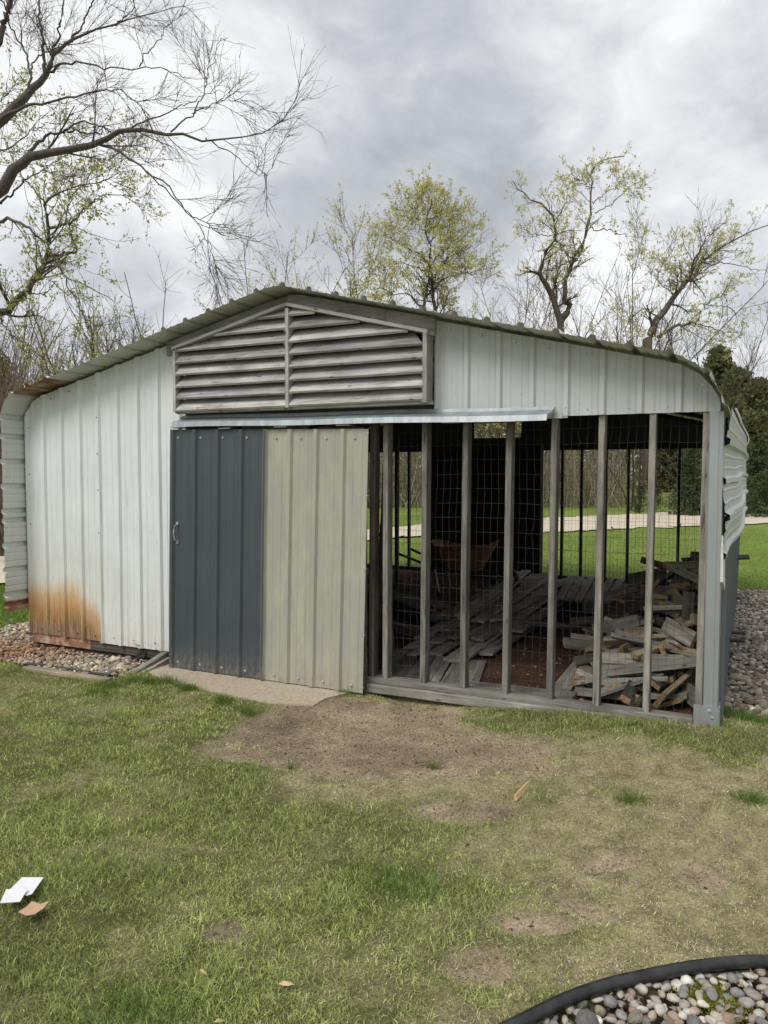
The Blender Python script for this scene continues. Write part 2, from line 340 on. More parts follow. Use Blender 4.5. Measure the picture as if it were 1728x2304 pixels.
def gz(x, y):
    z = GZ+(fbm(x, y, 1.1, 20)-.5)*.035+(fbm(x, y, 6, 21)-.5)*.012
    z = z+.125*sm(3.4, 5.75, x)*sm(-2.3, -.15, y)*sm(5.5, 1.5, y)
    z = z-.022*dirtm(x, y)*(y < 0)
    z = np.where(inside_shed(x, y), -.085+(fbm(x, y, 2, 23)-.5)*.05, z)
    ap = sm(1.35, 1.0, dist_ell(x, y, 2.4, -.22, 1.05, .36)); z = z*(1-ap)+(-.121+(fbm(x, y, 9, 24)-.5)*.012)*ap; z = np.where(inpoly(x, y, APRON) & (dist_ell(x, y, 2.4, -.2, .85, .25) < 1), -.17, z)
    z = np.where(inpoly(x, y, BED_L) | inpoly(x, y, BED_R) | inpoly(x, y, BED_F), z-.035, z)
    return z
def gcol(x, y):
    dr = dirtm(x, y)[:, None]; dy = drym(x, y)[:, None]; n = fbm(x, y, 14, 30)[:, None]; n2 = fbm(x, y, 2.2, 31)[:, None]
    green = np.array([.14, .155, .055])*(.5+1.0*n); dry = np.array([.40, .345, .215])*(.4+1.2*n)
    soil = np.array([.44, .35, .255])*(.35+1.15*n2)*(.65+.7*n)
    c = green*(1-dy)+dry*dy; c = c*(1-dr)+soil*dr
    far = sm(6.4, 7.6, y)[:, None]*(1.)
    fg = np.array([.19, .255, .06])*(.7+.6*n2)
    fg = fg*(1-sm(38, 44, y)[:, None])+np.array([.19, .20, .075])*sm(38, 44, y)[:, None]
    c = c*(1-far)+fg*far
    lf = sm(-.9, -1.6, x)[:, None]*(1-far); c = c*(1-lf)+np.array([.085, .14, .025])*lf
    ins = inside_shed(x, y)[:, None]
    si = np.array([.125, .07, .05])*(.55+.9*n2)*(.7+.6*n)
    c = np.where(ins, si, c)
    g = (inpoly(x, y, BED_L) | inpoly(x, y, BED_R) | inpoly(x, y, BED_F))[:, None]
    return np.where(g, np.array([.11, .085, .06])*(.6+.8*n), c)
def axis(parts):
    a = np.concatenate([np.arange(p, q, s) for p, q, s in parts]); return a
gx = axis([(-500, -60, 40), (-60, -10, 5), (-10, -2, .4), (-2, 1, .06), (1, 6.6, .03), (6.6, 9, .08), (9, 20, 1), (20, 60, 5), (60, 540, 40)])
gy = axis([(-60, -8, 5), (-8, -4, .3), (-4, .6, .03), (.6, 7, .12), (7, 12, .4), (12, 40, 2), (40, 100, 6), (100, 900, 40)])
X, Y = np.meshgrid(gx, gy, indexing='ij'); x = X.ravel(); y = Y.ravel()
zz = gz(x, y); nx, ny = len(gx), len(gy)
i, j = np.meshgrid(np.arange(nx-1), np.arange(ny-1), indexing='ij'); a = (i*ny+j).ravel()
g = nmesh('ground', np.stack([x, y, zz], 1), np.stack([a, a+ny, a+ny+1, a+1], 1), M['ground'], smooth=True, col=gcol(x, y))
tag(g, kind='structure')

# driveway: a curved ribbon sheet of gravel
near = [(-14, -7), (-8, -2), (-3.9, 3.2), (-3.1, 8), (-2.2, 12.0), (-.9, 14.2), (1.0, 16.2), (3.4, 19.2), (6.5, 22.8), (14, 30), (30, 44), (70, 76)]
far = [(-18, -4), (-11.5, 1), (-6.9, 5.5), (-5.5, 10.5), (-4.3, 14.3), (-2.9, 18.4), (-.9, 22.5), (2.4, 28.0), (6.7, 34), (14, 43), (28, 58), (66, 92)]
def dens(p, k=6):
    p = np.array(p, float); o = []
    for a in range(len(p)-1):
        p0 = p[max(a-1, 0)]; p1 = p[a]; p2 = p[a+1]; p3 = p[min(a+2, len(p)-1)]
        for s in range(k):
            u = s/k; o.append(.5*((2*p1)+(-p0+p2)*u+(2*p0-5*p1+4*p2-p3)*u*u+(-p0+3*p1-3*p2+p3)*u**3))
    o.append(p[-1]); return np.array(o)
A = dens(near, 12); B = dens(far, 12); v = []; f = []; K = 7
for q in range(len(A)):
    jit = rng.normal(0, .16, 2)
    for s in range(K):
        p = A[q]*(1-s/(K-1))+B[q]*s/(K-1)
        if s == 0: p = p+jit
        if s == K-1: p = p+jit[::-1]
        v.append((p[0], p[1], GZ+.035))
for q in range(len(A)-1):
    for s in range(K-1): f.append((q*K+s, (q+1)*K+s, (q+1)*K+s+1, q*K+s+1))
tag(pmesh('driveway', v, f, M['track']), kind='structure')

# ------------------------------------------------------------------ corrugated sheets
RS = .2286
def prof(u0, u1, phase=0.):
    """list of (u, h) across ribs; big rib at phase + k*RS, two low ribs between"""
    pts = {u0: None, u1: None}; shp = [(-.029, 0), (-.014, .021), (.014, .021), (.029, 0)]
    for k in range(int((u0-phase)/RS)-2, int((u1-phase)/RS)+3):
        c = phase+k*RS
        for d, h in shp+[(RS/3-.013, 0), (RS/3-.005, .0035), (RS/3+.005, .0035), (RS/3+.013, 0), (2*RS/3-.013, 0), (2*RS/3-.005, .0035), (2*RS/3+.005, .0035), (2*RS/3+.013, 0)]:
            u = c+d
            if u0 < u < u1: pts[u] = h
    us = sorted(pts); hs_ = [pts[u] for u in us]
    def interp(u):
        best = 0.
        for k in range(int((u-phase)/RS)-1, int((u-phase)/RS)+2):
            d = abs(u-phase-k*RS)
            if d < .029: best = max(best, .021*min(1, (.029-d)/.015))
        return best
    return [(u, h if h is not None else interp(u)) for u, h in zip(us, hs_)]
ROOF = [(-.235, 1.93), (-.230, 2.04), (-.20, 2.12), (-.14, 2.185), (-.05, 2.225), (.05, 2.25), (2.64, 2.862), (2.76, 2.868), (5.40, 2.218), (5.50, 2.185), (5.60, 2.125), (5.67, 2.05), (5.715, 1.97), (5.735, 1.87)]
def roofz(x): return float(np.interp(x, [p[0] for p in ROOF], [p[1] for p in ROOF]))
def vpanel(name, x0, x1, zb, zt, y0, mat, parent, phase=0., nz=1, flute=0.):
    pr = prof(x0, x1, phase); extra = [p for p in ROOF if x0 < p[0] < x1] if zt is roofz else []
    xs = sorted(set([p[0] for p in pr]+[p[0] for p in extra])); hx = [p[0] for p in pr]; hh = [p[1] for p in pr]
    v = []; f = []
    for xx in xs:
        h = float(np.interp(xx, hx, hh)); z1 = zt(xx)-.012 if callable(zt) else zt; z0 = zb(xx) if callable(zb) else zb
        for s in range(nz+1):
            q = s/nz; v.append((xx, y0-h+flute*math.sin(q*7+xx*5), z0+(z1-z0)*q))
    n = nz+1
    for a in range(len(xs)-1):
        for s in range(nz): f.append((a*n+s, (a+1)*n+s, (a+1)*n+s+1, a*n+s+1))
    return pmesh(name, v, f, mat, parent)

shed = empty('metal_shed'); tag(shed, 'long white metal shed with gable louvre, grey sliding door and open wire-mesh bay of posts', 'shed')
# front wall
vpanel('wall_panel', -.232, .700, 0, roofz, 0, M['white'], shed, nz=6, flute=.0015)
vpanel('wall_panel', .668, 1.66, -.012, roofz, -.004, M['white'], shed, nz=6, flute=.0015)
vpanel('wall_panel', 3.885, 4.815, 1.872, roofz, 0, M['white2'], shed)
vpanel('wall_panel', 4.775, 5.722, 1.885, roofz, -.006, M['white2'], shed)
mb = MB(); mb.box(-.225, .52, .012, .04, -.09, .02); mb.build('base_angle', M['rust'], shed)
mb = MB(); mb.box(.522, 1.60, .012, .04, -.09, .02); mb.build('base_angle', M['darkwood'], shed)
mb = MB(); mb.box(1.66, 3.885, .0, .02, 1.88, 2.05); mb.build('header_strip', M['steelframe'], shed)
# screws
mb = MB()
for z in (2.28, 2.0, 1.68, 1.36, .98, .58, .06): mb.dome((.686, -.021, z), (0, -1, 0), .010)
for z in (1.93, 1.5, 1.03): mb.dome((-.205, -.002, z), (0, -1, 0), .009)
for x in (-.08, .15, .38, .60, .83, 1.06, 1.3, 1.52): mb.dome((x, -.004, .045), (0, -1, 0), .010)
for x in (.1, .33, .9, 1.35): mb.dome((x, -.004, roofz(x)-.07), (0, -1, 0), .008)
mb.build('wall_screws', M['darkscrew'], shed)['kind'] = 'stuff'
mb = MB()
for k, xx in enumerate((3.99, 4.22, 4.45, 4.68, 4.92, 5.17, 5.40, 5.62)):
    mb.dome((xx, -.006, roofz(xx)-.06), (0, -1, 0), .011)
    mb.dome((xx+.02, -.006, 1.925), (0, -1, 0), .011)
mb.dome((4.80, -.025, 2.20), (0, -1, 0), .010); mb.dome((4.80, -.025, 1.94), (0, -1, 0), .010)
mb.build('header_screws', M['screw'], shed)['kind'] = 'stuff'
# roof and side sheets: ribs run front to back
def strip_profile():
    P = [np.array(p) for p in ROOF]; L = [0]
    for a, b_ in zip(P, P[1:]): L.append(L[-1]+np.linalg.norm(b_-a))
    tot = L[-1]; us = sorted(set([u for u, h in prof(0, tot, .09)]+L)); pr = prof(0, tot, .09)
    o = []
    for u in us:
        h = float(np.interp(u, [p[0] for p in pr], [p[1] for p in pr]))
        k = min(max(np.searchsorted(L, u)-1, 0), len(P)-2); q = (u-L[k])/(L[k+1]-L[k]); p = P[k]*(1-q)+P[k+1]*q
        d = (P[k+1]-P[k])/np.linalg.norm(P[k+1]-P[k]); nrm = np.array([-d[1], d[0]])
        o.append((p+nrm*(h*1.25+.012), u))
    return o
SP = strip_profile()
def roof_sheet(a, b_, mat, y0, y1):
    sel = [p for p, u in SP if a-1e-6 <= p[0] <= b_+1e-6]
    ys = [y0, y0+.02]+[y0+(y1-y0)*q/6 for q in range(1, 7)]
    v = [(p[0], y, p[1]) for p in sel for y in ys]; n = len(ys); f = []
    for q in range(len(sel)-1):
        for s in range(n-1): f.append((q*n+s, q*n+s+1, (q+1)*n+s+1, (q+1)*n+s))
    return pmesh('roof_sheet', v, f, mat, shed)
cuts = [-.4, -.06, .33, 1.5, 2.72, 3.6, 4.5, 5.44, 6]
for k in range(len(cuts)-1):
    sel = [p[0] for p, u in SP]
    a = min([q for q in sel if q >= cuts[k]] or [cuts[k]]); a = max([q for q in sel if q <= cuts[k]] or [a]); b_ = max([q for q in sel if q <= cuts[k+1]])
    o = roof_sheet(a if k else -9, b_ if k < len(cuts)-2 else 9, M['rust'] if k == 1 else M['roof'], -.262, 6.62)
    if k == 1: o['label'] = 'rusty brown eave sheet at the left end of the roof'
# left side: ribbed sheet, sticks out past the front wall
def side_sheet(x0, z0, z1, y0, y1, mat, name, sgn, bulge=None, ny_=10):
    pr = prof(z0, z1, z0+.06); v = []; f = []
    ys = np.linspace(y0, y1, ny_)
    for z, h in pr:
        for y in ys:
            bx, bz = bulge(y, z) if bulge else (0, 0)
            v.append((x0+sgn*(h*1.3)+bx, y, z+bz))
    n = ny_
    for q in range(len(pr)-1):
        for s in range(n-1): f.append((q*n+s, q*n+s+1, (q+1)*n+s+1, (q+1)*n+s))
    return pmesh(name, v, f, mat, shed)
for k, (z0, z1) in enumerate(((.33, 1.12), (1.10, 1.96))):
    side_sheet(-.243-.003*k, z0, z1, -.256, 6.6, M['roof'], 'side_sheet', -1)
side_sheet(-.240, .235, .335, -.256, 6.6, M['rust'], 'side_sheet', -1)['label'] = 'rusty lowest strip of the left side sheeting'
side_sheet(-.236, -.08, .24, .0, 6.6, M['roof'], 'side_sheet', -1)
# right side: buckled upper sheets, dark ribbed lower sheets
def bul(y, z):
    q = min(max(y/6.5, 0), 1); w = math.sin(math.pi*q)
    return (.030*w+.085*q**1.2+.012*math.sin(9*q+z*4)-.02*(1-q)*math.sin(z*9), .03*math.sin(q*5+z*3)*w-.035*math.exp(-((y-.1)/.3)**2)*(1.9-z))
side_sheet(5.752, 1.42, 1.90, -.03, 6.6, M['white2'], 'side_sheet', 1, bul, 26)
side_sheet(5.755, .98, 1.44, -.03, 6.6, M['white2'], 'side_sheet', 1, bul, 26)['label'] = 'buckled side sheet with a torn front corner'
fl = [(5.742, -.02, 1.14), (5.752, .10, 1.08), (5.758, .34, 1.0), (5.752, .12, .90), (5.75, .06, .80), (5.742, -.03, .86), (5.742, -.03, 1.0)]
pmesh('torn_flap', [(p[0], p[1]-.0, p[2]) for p in fl]+[(p[0]+.012+.02*(1.1-p[2]), p[1], p[2]) for p in fl], [tuple(range(7)), tuple(range(13, 6, -1))]+[(i, (i+1) % 7, 7+(i+1) % 7, 7+i) for i in range(7)], M['roof'], shed)
ye = np.array(prof(.02, 6.3, .1))
v = []; f = []
for y, h in ye:
    v += [(5.742+h*1.5+.0, y, -.10-.03*(y > .1)+.01*math.sin(y*31)), (5.742+h*1.5+.028*(y/6.3), y, 1.03)]
for q in range(len(ye)-1): f.append((2*q, 2*q+1, 2*q+3, 2*q+2))
pmesh('lower_side_sheet', v, f, M['darkpanel'], shed)
mb = MB()
for r_, z in enumerate((1.88, 1.44, 1.02)):
    for q in range(42):
        y = .1+q*.155; bx, bz = bul(y, z)
        if r_ == 0 or q % 4 == 0: mb.dome((5.752+bx+(.02 if r_ == 0 else 0), y, z+bz+(.02 if r_ == 0 else 0)), (1, -.5, .2), .011)
for y in (.06, 1.3, 2.6, 3.9, 5.2):
    for z in np.arange(1.05, 1.9, .115): bx, bz = bul(y, z); mb.dome((5.750+bx, y, z+bz), (1, -.4, 0), .010)
mb.build('side_screws', M['screw'], shed)['kind'] = 'stuff'
# corner post and foot
mb = MB(); mb.prism([(5.662, -.030), (5.668, -.036), (5.715, -.036), (5.722, -.031), (5.742, -.028), (5.748, .0), (5.748, .045), (5.662, .045)], 2, -.10, 1.884)
mb.build('corner_post', M['galv'], shed)
mb = MB(); mb.box(5.610, 5.752, -.042, -.0365, -.08, .10); mb.box(5.749, 5.757, -.0365, .10, -.08, .10); ft = mb.build('post_foot', M['galv'], shed)
mb = MB()
for p in ((5.70, -.043, .07), (5.715, -.043, .03)): mb.dome(p, (0, -1, 0), .012)
mb.build('bolts', M['screw'], ft)['kind'] = 'stuff'

def board(name, p0, p1, w, th, mat, parent=None, side=(0, 0, 1), endmat=None, warp=0., seg=1):
    """plank from p0 to p1 (centre line); w along 'side' x dir, th along the other; local X is the length"""
    p0 = Vector(p0); p1 = Vector(p1); d = p1-p0; L = d.length; d.normalize()
    s = Vector(side); s = (s-d*s.dot(d))
    if s.length < 1e-4: s = d.orthogonal()
    s.normalize(); n = d.cross(s)
    b_ = min(w, th)*.09; h, k = w/2, th/2
    sec = [(-h+b_, -k), (h-b_, -k), (h, -k+b_), (h, k-b_), (h-b_, k), (-h+b_, k), (-h, k-b_), (-h, -k+b_)]
    v = []; f = []; js = [random.uniform(-.012, .012)*min(1, L) for _ in range(4)]
    for q in range(seg+1):
        x_ = L*q/seg; wv = warp*math.sin(math.pi*q/seg)
        for (a, c) in sec:
            e = 0 if 0 < q < seg else (js[0]*a/h if q == 0 else js[1]*a/h)
            v.append((x_+e, a, c+wv))
    for q in range(seg):
        for a in range(8): f.append((q*8+a, q*8+(a+1) % 8, (q+1)*8+(a+1) % 8, (q+1)*8+a))
    f += [tuple(range(7, -1, -1)), tuple(seg*8+a for a in range(8))]
    me = bpy.data.meshes.new(name); me.from_pydata(v, [], f); me.update()
    o = link(name, me, mat, parent)
    if endmat:
        me.materials.append(endmat); me.polygons[-1].material_index = 1; me.polygons[-2].material_index = 1
    o.matrix_world = Matrix(((d.x, s.x, n.x, p0.x), (d.y, s.y, n.y, p0.y), (d.z, s.z, n.z, p0.z), (0, 0, 0, 1)))
    if parent: o.matrix_parent_inverse = Matrix.Identity(4)
    return o

# front studs, sill, mesh
SX = [3.471, 3.772, 4.076, 4.384, 4.689, 4.995, 5.306, 5.614]
for k, x in enumerate(SX):
    tw = [(-.014, 0), (-.004, 0), (0, 0), (.004, 0), (.006, 0), (.004, 0), (0, 0), (0, 0)][k][0]
    w = .040 if k < 7 else .042
    z0 = -.001 if k < 7 else -.05
    board('stud', (x+w/2, .045, z0), (x+w/2+.012+tw*.5, .045, 1.90), w, .089, M['wood'], shed, side=(1, 0, 0), seg=6, warp=random.uniform(-.004, .006))
board('sill_plate', (3.335, .035, -.0225), (5.60, .035, -.0225), .105, .042, M['wood'], shed, side=(0, 1, 0), seg=6)
board('sill_beam', (3.20, .02, -.079), (5.59, .015, -.069), .066, .125, M['wood'], shed, side=(0, 0, 1), seg=6)
board('top_plate', (3.36, .045, 1.925), (5.62, .045, 1.925), .089, .045, M['darkwood'], shed, side=(0, 1, 0))
board('door_jamb', (3.375, .045, -.04), (3.39, .045, 1.90), .04, .089, M['darkwood'], shed, side=(1, 0, 0))
def wires(name, x0, x1, y, z0, z1, sx, sz, amp, r, seed, parent):
    g_ = np.random.default_rng(seed); V = []; F = []; nb = 0
    nzs = int((z1-z0)/sz*2)+1; xs = np.arange(x0, x1, sx)
    ph = g_.random(8)*6
    def wob(x, z):
        return amp*(np.sin(z*7+ph[0]+x*2.3)+.6*np.sin(z*17+ph[1]+x*5)), amp*.8*(np.sin(x*6+ph[2]+z*1.7)+.5*np.sin(x*15+ph[3])), amp*(np.sin(x*5+z*4+ph[4]))*1.5
    zs = np.linspace(z0, z1, nzs)
    P = np.zeros((len(xs), nzs, 3))
    for q, xx in enumerate(xs):
        dx, dz, dy = wob(xx, zs); kink = amp*1.6*g_.standard_normal(nzs)*(g_.random(nzs) < .10)
        P[q, :, 0] = xx+dx+kink; P[q, :, 1] = y+dy; P[q, :, 2] = zs
    v, f = tubes(P, np.full(P.shape[:2], r), 3); V.append(v); F.append(f); nb = len(v)
    hz = np.arange(z0, z1+.001, sz); xx = np.linspace(x0, x1, int((x1-x0)/sx*1.5)+2); P = np.zeros((len(hz), len(xx), 3))
    for q, z in enumerate(hz):
        dx, dz, dy = wob(xx, z); P[q, :, 0] = xx; P[q, :, 1] = y+dy; P[q, :, 2] = z+dz
    v, f = tubes(P, np.full(P.shape[:2], r), 3); V.append(v); F.append(f+nb)
    return nmesh(name, np.concatenate(V), np.concatenate(F), M['wire'], parent)
wires('wire_mesh', 3.40, 5.66, .098, -.02, 1.92, .0508, .1016, .004, .0011, 3, shed)

# flashing over the door track
v = []; f = []
sec = [(-.026, 1.985), (-.032, 1.962), (-.128, 1.925), (-.142, 1.885), (-.138, 1.885)]
ends = [1.618+.025, 4.70]
xs_ = np.linspace(1.625, 4.705, 24)
for q, xx in enumerate(xs_):
    dz = -.034*(xx-1.62)/3.08+.003*math.sin(xx*4); 
    for k, (y, z) in enumerate(sec):
        xo = (.035 if q == 0 and k < 2 else (.03 if q == len(xs_)-1 and k < 2 else 0))
        v.append((xx+xo, y, z+dz))
for q in range(len(xs_)-1):
    for k in range(4): f.append((q*5+k, q*5+k+1, (q+1)*5+k+1, (q+1)*5+k))
f += [tuple(range(5)), tuple(range((len(xs_)-1)*5+4, (len(xs_)-1)*5-1, -1))]
pmesh('track_flashing', v, f, M['cover'], shed)
mb = MB(); mb.box(1.60, 1.76, -.125, -.02, 1.878, 1.884); mb.build('flashing_end', M['cover'], shed)
for xx in (2.10, 2.62, 3.16, 3.98):
    mb = MB(); mb.box(xx, xx+.11, -.135, -.05, 1.862-.01*(xx-1.6)/3, 1.868-.01*(xx-1.6)/3); mb.build('track_bracket', M['cover'], shed)

# sliding door
door = empty('sliding_door', (0, 0, 0), shed)
dz0 = -.105
def doorpanel(x0, x1, mat, ph, y=-.100):
    return vpanel('door_panel', x0, x1, dz0, 1.868, y, mat, door, phase=ph, nz=6, flute=.0012)
p1 = doorpanel(1.572, 2.512, M['slate'], 1.572+.02, -.104); p1['label'] = 'slate grey half of the sliding door'
p2 = doorpanel(2.488, 3.395, M['galvdoor'], 2.488+.005, -.100); p2['label'] = 'weathered yellowish half of the sliding door'
def shear(o):
    for q in o.data.vertices:
        q.co.x += .047*(q.co.z-.88)/1.97-.0; q.co.z += -.038*(q.co.x-1.57)/1.8*(q.co.z > .5)
for p in (p1, p2): shear(p)
mb = MB()
for xx in (1.65, 1.88, 2.10, 2.33, 2.60, 2.82, 3.04, 3.28):
    mb.dome((xx+.02, -.108, 1.80-.02*(xx-1.6)), (0, -1, 0), .0105); mb.dome((xx-.015, -.108, -.055), (0, -1, 0), .0105)
for z in (1.80, 1.35, .82, .33, -.06): mb.dome((3.385+.024*(z-.88), -.106, z), (0, -1, 0), .0105)
mb.dome((2.96, -.106, .95), (0, -1, 0), .009)
mb.build('door_screws', M['screw'], door)['kind'] = 'stuff'
mb = MB()
for z in (1.80, 1.2, .7, .3, -.04):
    mb.dome((2.478+.024*(z-.88), -.125, z), (0, -1, 0), .008); mb.dome((1.58+.024*(z-.88), -.110, z), (0, -1, 0), .008)
mb.build('dark_screws', M['darkscrew'], door)['kind'] = 'stuff'
mb = MB(); mb.box(1.60, 3.37, -.095, -.055, -.09, .0); mb.box(1.60, 3.37, -.095, -.055, 1.74, 1.84); mb.box(1.60, 1.64, -.095, -.055, 0, 1.74); mb.box(3.335, 3.375, -.095, -.055, 0, 1.74)
mb.build('door_frame', M['darkwood'], door)
mb = MB(); hx, hz = 1.652, 1.02
mb.box(hx-.012, hx+.012, -.114, -.110, hz+.062, hz+.09); mb.box(hx-.012, hx+.012, -.114, -.110, hz-.09, hz-.062)
mb.tube([(hx, -.114, hz+.072), (hx-.004, -.142, hz+.058), (hx-.006, -.150, hz), (hx-.004, -.142, hz-.058), (hx, -.114, hz-.072)], .006, 6)
mb.build('door_handle', M['chrome'], door)

# gable louvre
vent = empty('louvre_vent', (0, 0, 0), shed)
VX0, VXC, VX1, VZB, VZL, VZC, VZR = 1.650, 2.745, 3.880, 2.005, 2.515, 2.770, 2.480
def vz(x): return VZL+(VZC-VZL)*(x-VX0)/(VXC-VX0) if x < VXC else VZC+(VZR-VZC)*(x-VXC)/(VX1-VXC)
def vtop(o_): return o_
board('vent_frame', (VX0+.014, -.088, VZB), (VX0+.014, -.088, VZL-.01), .11, .026, M['slat'], vent, side=(0, 1, 0))
board('vent_frame', (VX1-.016, -.092, VZB-.005), (VX1-.016, -.092, VZR-.01), .12, .032, M['slat'], vent, side=(0, 1, 0))
board('vent_frame', (VXC, -.088, VZB), (VXC, -.088, VZC-.03), .115, .030, M['slat'], vent, side=(0, 1, 0))
board('vent_frame', (VX0-.005, -.092, VZL), (VXC-.002, -.092, VZC-.002), .125, .026, M['slat'], vent, side=(0, 1, 0))
board('vent_frame', (VXC+.002, -.092, VZC-.002), (VX1+.012, -.092, VZR-.004), .125, .026, M['slat'], vent, side=(0, 1, 0))
board('vent_frame', (VX0, -.075, VZB+.002), (VX1, -.075, VZB-.004), .09, .022, M['slat'], vent, side=(0, 1, 0))
for side_ in (0, 1):
    for k in range(8):
        zb = 2.022+.0955*k; zt = zb+.090
        def xlim(z):      # where the sloping frame reaches height z
            z = z+.018
            if side_ == 0:
                return VX0+.03 if z < VZL else VX0+(z-VZL)/(VZC-VZL)*(VXC-VX0)
            return VX1-.036 if z < VZR else VXC+(VZC-z)/(VZC-VZR)*(VX1-VXC)
        a0, a1 = xlim(zb), xlim(zt); c = VXC-.017 if side_ == 0 else VXC+.017
        if (c-a0 if side_ == 0 else a0-c) < .16: continue
        if (c-a1 if side_ == 0 else a1-c) < .0: a1 = c
        yb, yt, th = -.146, -.064, .017
        L0 = a0
        o_ = Vector((min(c, a0), yb, zb)); sg = 1
        def loc(x, y, z): return (x-o_.x, (y-yb)*.74+(z-zb)*.67, -(y-yb)*.67+(z-zb)*.74)
        j = random.uniform(-.004, .004); jj = random.uniform(-.003, .003)
        wv = [(c, yb, zb+j), (a0, yb, zb+jj), (a1, yt, zt+jj), (c, yt, zt+j), (c, yb+.010, zb-.014+j), (a0, yb+.010, zb-.014+jj), (a1, yt+.010, zt-.014+jj), (c, yt+.010, zt-.014+j)]
        me = bpy.data.meshes.new('slat')
        # local X along the board, local Y up the slope
        u = Vector((0, yt-yb, zt-zb)).normalized(); nn_ = Vector((1, 0, 0)).cross(u)
        lv = [((p[0]-o_.x), (Vector(p)-o_).dot(u), (Vector(p)-o_).dot(nn_)) for p in wv]
        fs = [(0, 1, 2, 3), (7, 6, 5, 4), (0, 4, 5, 1), (1, 5, 6, 2), (2, 6, 7, 3), (3, 7, 4, 0)]
        me.from_pydata(lv, [], fs); me.update()
        o = link('slat', me, M['slat'], vent)
        o.matrix_world = Matrix(((1, 0, 0, o_.x), (0, u.y, nn_.y, o_.y), (0, u.z, nn_.z, o_.z), (0, 0, 0, 1)))
        mbk = None
    for k in range(5):
        pass
mb = MB()
for k in range(7):
    z = 2.022+.0955*k
    for xx, s in ((VXC-.016, -1), (VXC+.016, 1), (VX1-.033, -1), (VX0+.028, 1)):
        if z < vz(xx)-.12: mb.prism([(-.140, z-.014), (-.066, z+.052), (-.066, z+.022), (-.120, z-.034)], 0, xx, xx+s*.018)
mb.build('slat_cleats', M['slat'], vent)['kind'] = 'stuff'
mb = MB(); mb.prism([(VX0+.02, VZB), (VX1-.02, VZB), (VX1-.02, VZR-.01), (VXC, VZC-.02), (VX0+.02, VZL-.01)], 1, .0, .012); mb.build('vent_shade_sheet', M['osb'], vent)  # dark sheet standing in for the shade of the open interior behind the slats
# rake boards between vent and roof
def rake(xa, xb, mat, h0, h1, y=-.02):
    n_ = 6; v = []
    for q in range(n_+1):
        xx = xa+(xb-xa)*q/n_; v += [(xx, y, roofz(xx)-.004), (xx, y, roofz(xx)-(h0+(h1-h0)*q/n_)), (xx, y+.03, roofz(xx)-(h0+(h1-h0)*q/n_)), (xx, y+.03, roofz(xx)-.004)]
    f = []
    for q in range(n_):
        for a, b_ in ((0, 1), (1, 2), (2, 3), (3, 0)): f.append((q*4+a, q*4+b_, (q+1)*4+b_, (q+1)*4+a))
    f += [(0, 3, 2, 1), (n_*4, n_*4+1, n_*4+2, n_*4+3)]
    return pmesh('rake_board', v, f, mat, shed)
rake(1.50, 2.70, M['slat'], .11, .11, -.04); rake(2.703, 3.52, M['slat'], .11, .11, -.06); rake(3.525, 3.90, M['slat'], .11, .115, -.064)

# back wall, frame and roof bows
bk = BY1
def post(x, y, w=.04, d=.06, z1=1.94, mat='steelframe'):
    return board('back_post', (x, y, -.09), (x, y, z1), w, d, M[mat], shed, side=(1, 0, 0))
for x in (-.15, .23, .83, 1.245, 3.35, 3.636, 3.99, 4.305, 4.65, 4.995, 5.35, 5.66): post(x, bk)
post(3.045, bk-.03, .05, .05, mat='galv'); post(2.12, 3.2, .04, .05)
mb = MB(); mb.box(-.22, 5.72, bk-.03, bk+.02, 1.86, 1.95); mb.build('back_beam', M['steelframe'], shed)
mb = MB(); mb.box(-.22, 5.72, bk-.04, bk+.04, -.12, -.03); mb.build('back_sill', M['darkwood'], shed)
for k in range(3):
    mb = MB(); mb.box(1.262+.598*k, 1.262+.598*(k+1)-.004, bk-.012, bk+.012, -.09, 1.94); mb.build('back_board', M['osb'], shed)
mb = MB()
def gab(x0, x1, zb): 
    xs = [x0]+[p[0] for p in ROOF if x0 < p[0] < x1]+[x1]
    mb.prism([(x0, zb), (x1, zb)]+[(xx, roofz(xx)-.02) for xx in xs[::-1]], 1, bk+.03, bk+.045)
gab(-.2, 1.94, 1.90); gab(2.70, 5.7, 1.90); gab(1.941, 2.699, 2.30); mb.box(1.941, 2.699, bk+.03, bk+.045, 1.90, 2.065)
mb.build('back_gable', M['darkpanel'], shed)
wires('wire_mesh', -.15, 1.24, bk-.04, -.05, 1.9, .0508, .1016, .003, .0013, 5, shed)
wires('wire_mesh', 3.05, 5.70, bk-.04, -.05, 1.9, .0508, .1016, .003, .0013, 6, shed)
for y in (.06, 1.6, 3.2, 4.8, 6.44):
    for q in range(len(ROOF)-1):
        pass
    P = np.array([[(p[0]*.985+.04, y, p[1]-.035) for p in ROOF]]); v_, f_ = tubes(P, np.full(P.shape[:2], .026), 4); nmesh('roof_bow', v_, f_, M['steelframe'], shed)
for y in (1.6, 3.2, 4.8):
    for xx in (-.20, 5.70):
        mb = MB(); mb.box(xx-.025, xx+.025, y-.025, y+.025, -.1, 1.95); mb.build('frame_leg', M['steelframe'], shed)
mb = MB(); mb.box(5.695, 5.725, .06, 6.5, .93, .97); mb.build('side_rail', M['steelframe'], shed)
# unseen dark sheet added behind the closed white bay to keep the inside dark
mb = MB(); mb.box(-.2, 1.64, .02, .032, 0, 1.9); mb.build('inner_light_block', M['osb'], shed)

# ------------------------------------------------------------------ apron slab
v = [(p[0], p[1], -.112) for p in APRON]+[(p[0], p[1], -.22) for p in APRON]; n = len(APRON)
tag(pmesh('concrete_apron', v, [tuple(range(n-1, -1, -1))]+[(i, n+i, n+(i+1) % n, (i+1) % n) for i in range(n)], M['concrete']), kind='structure')

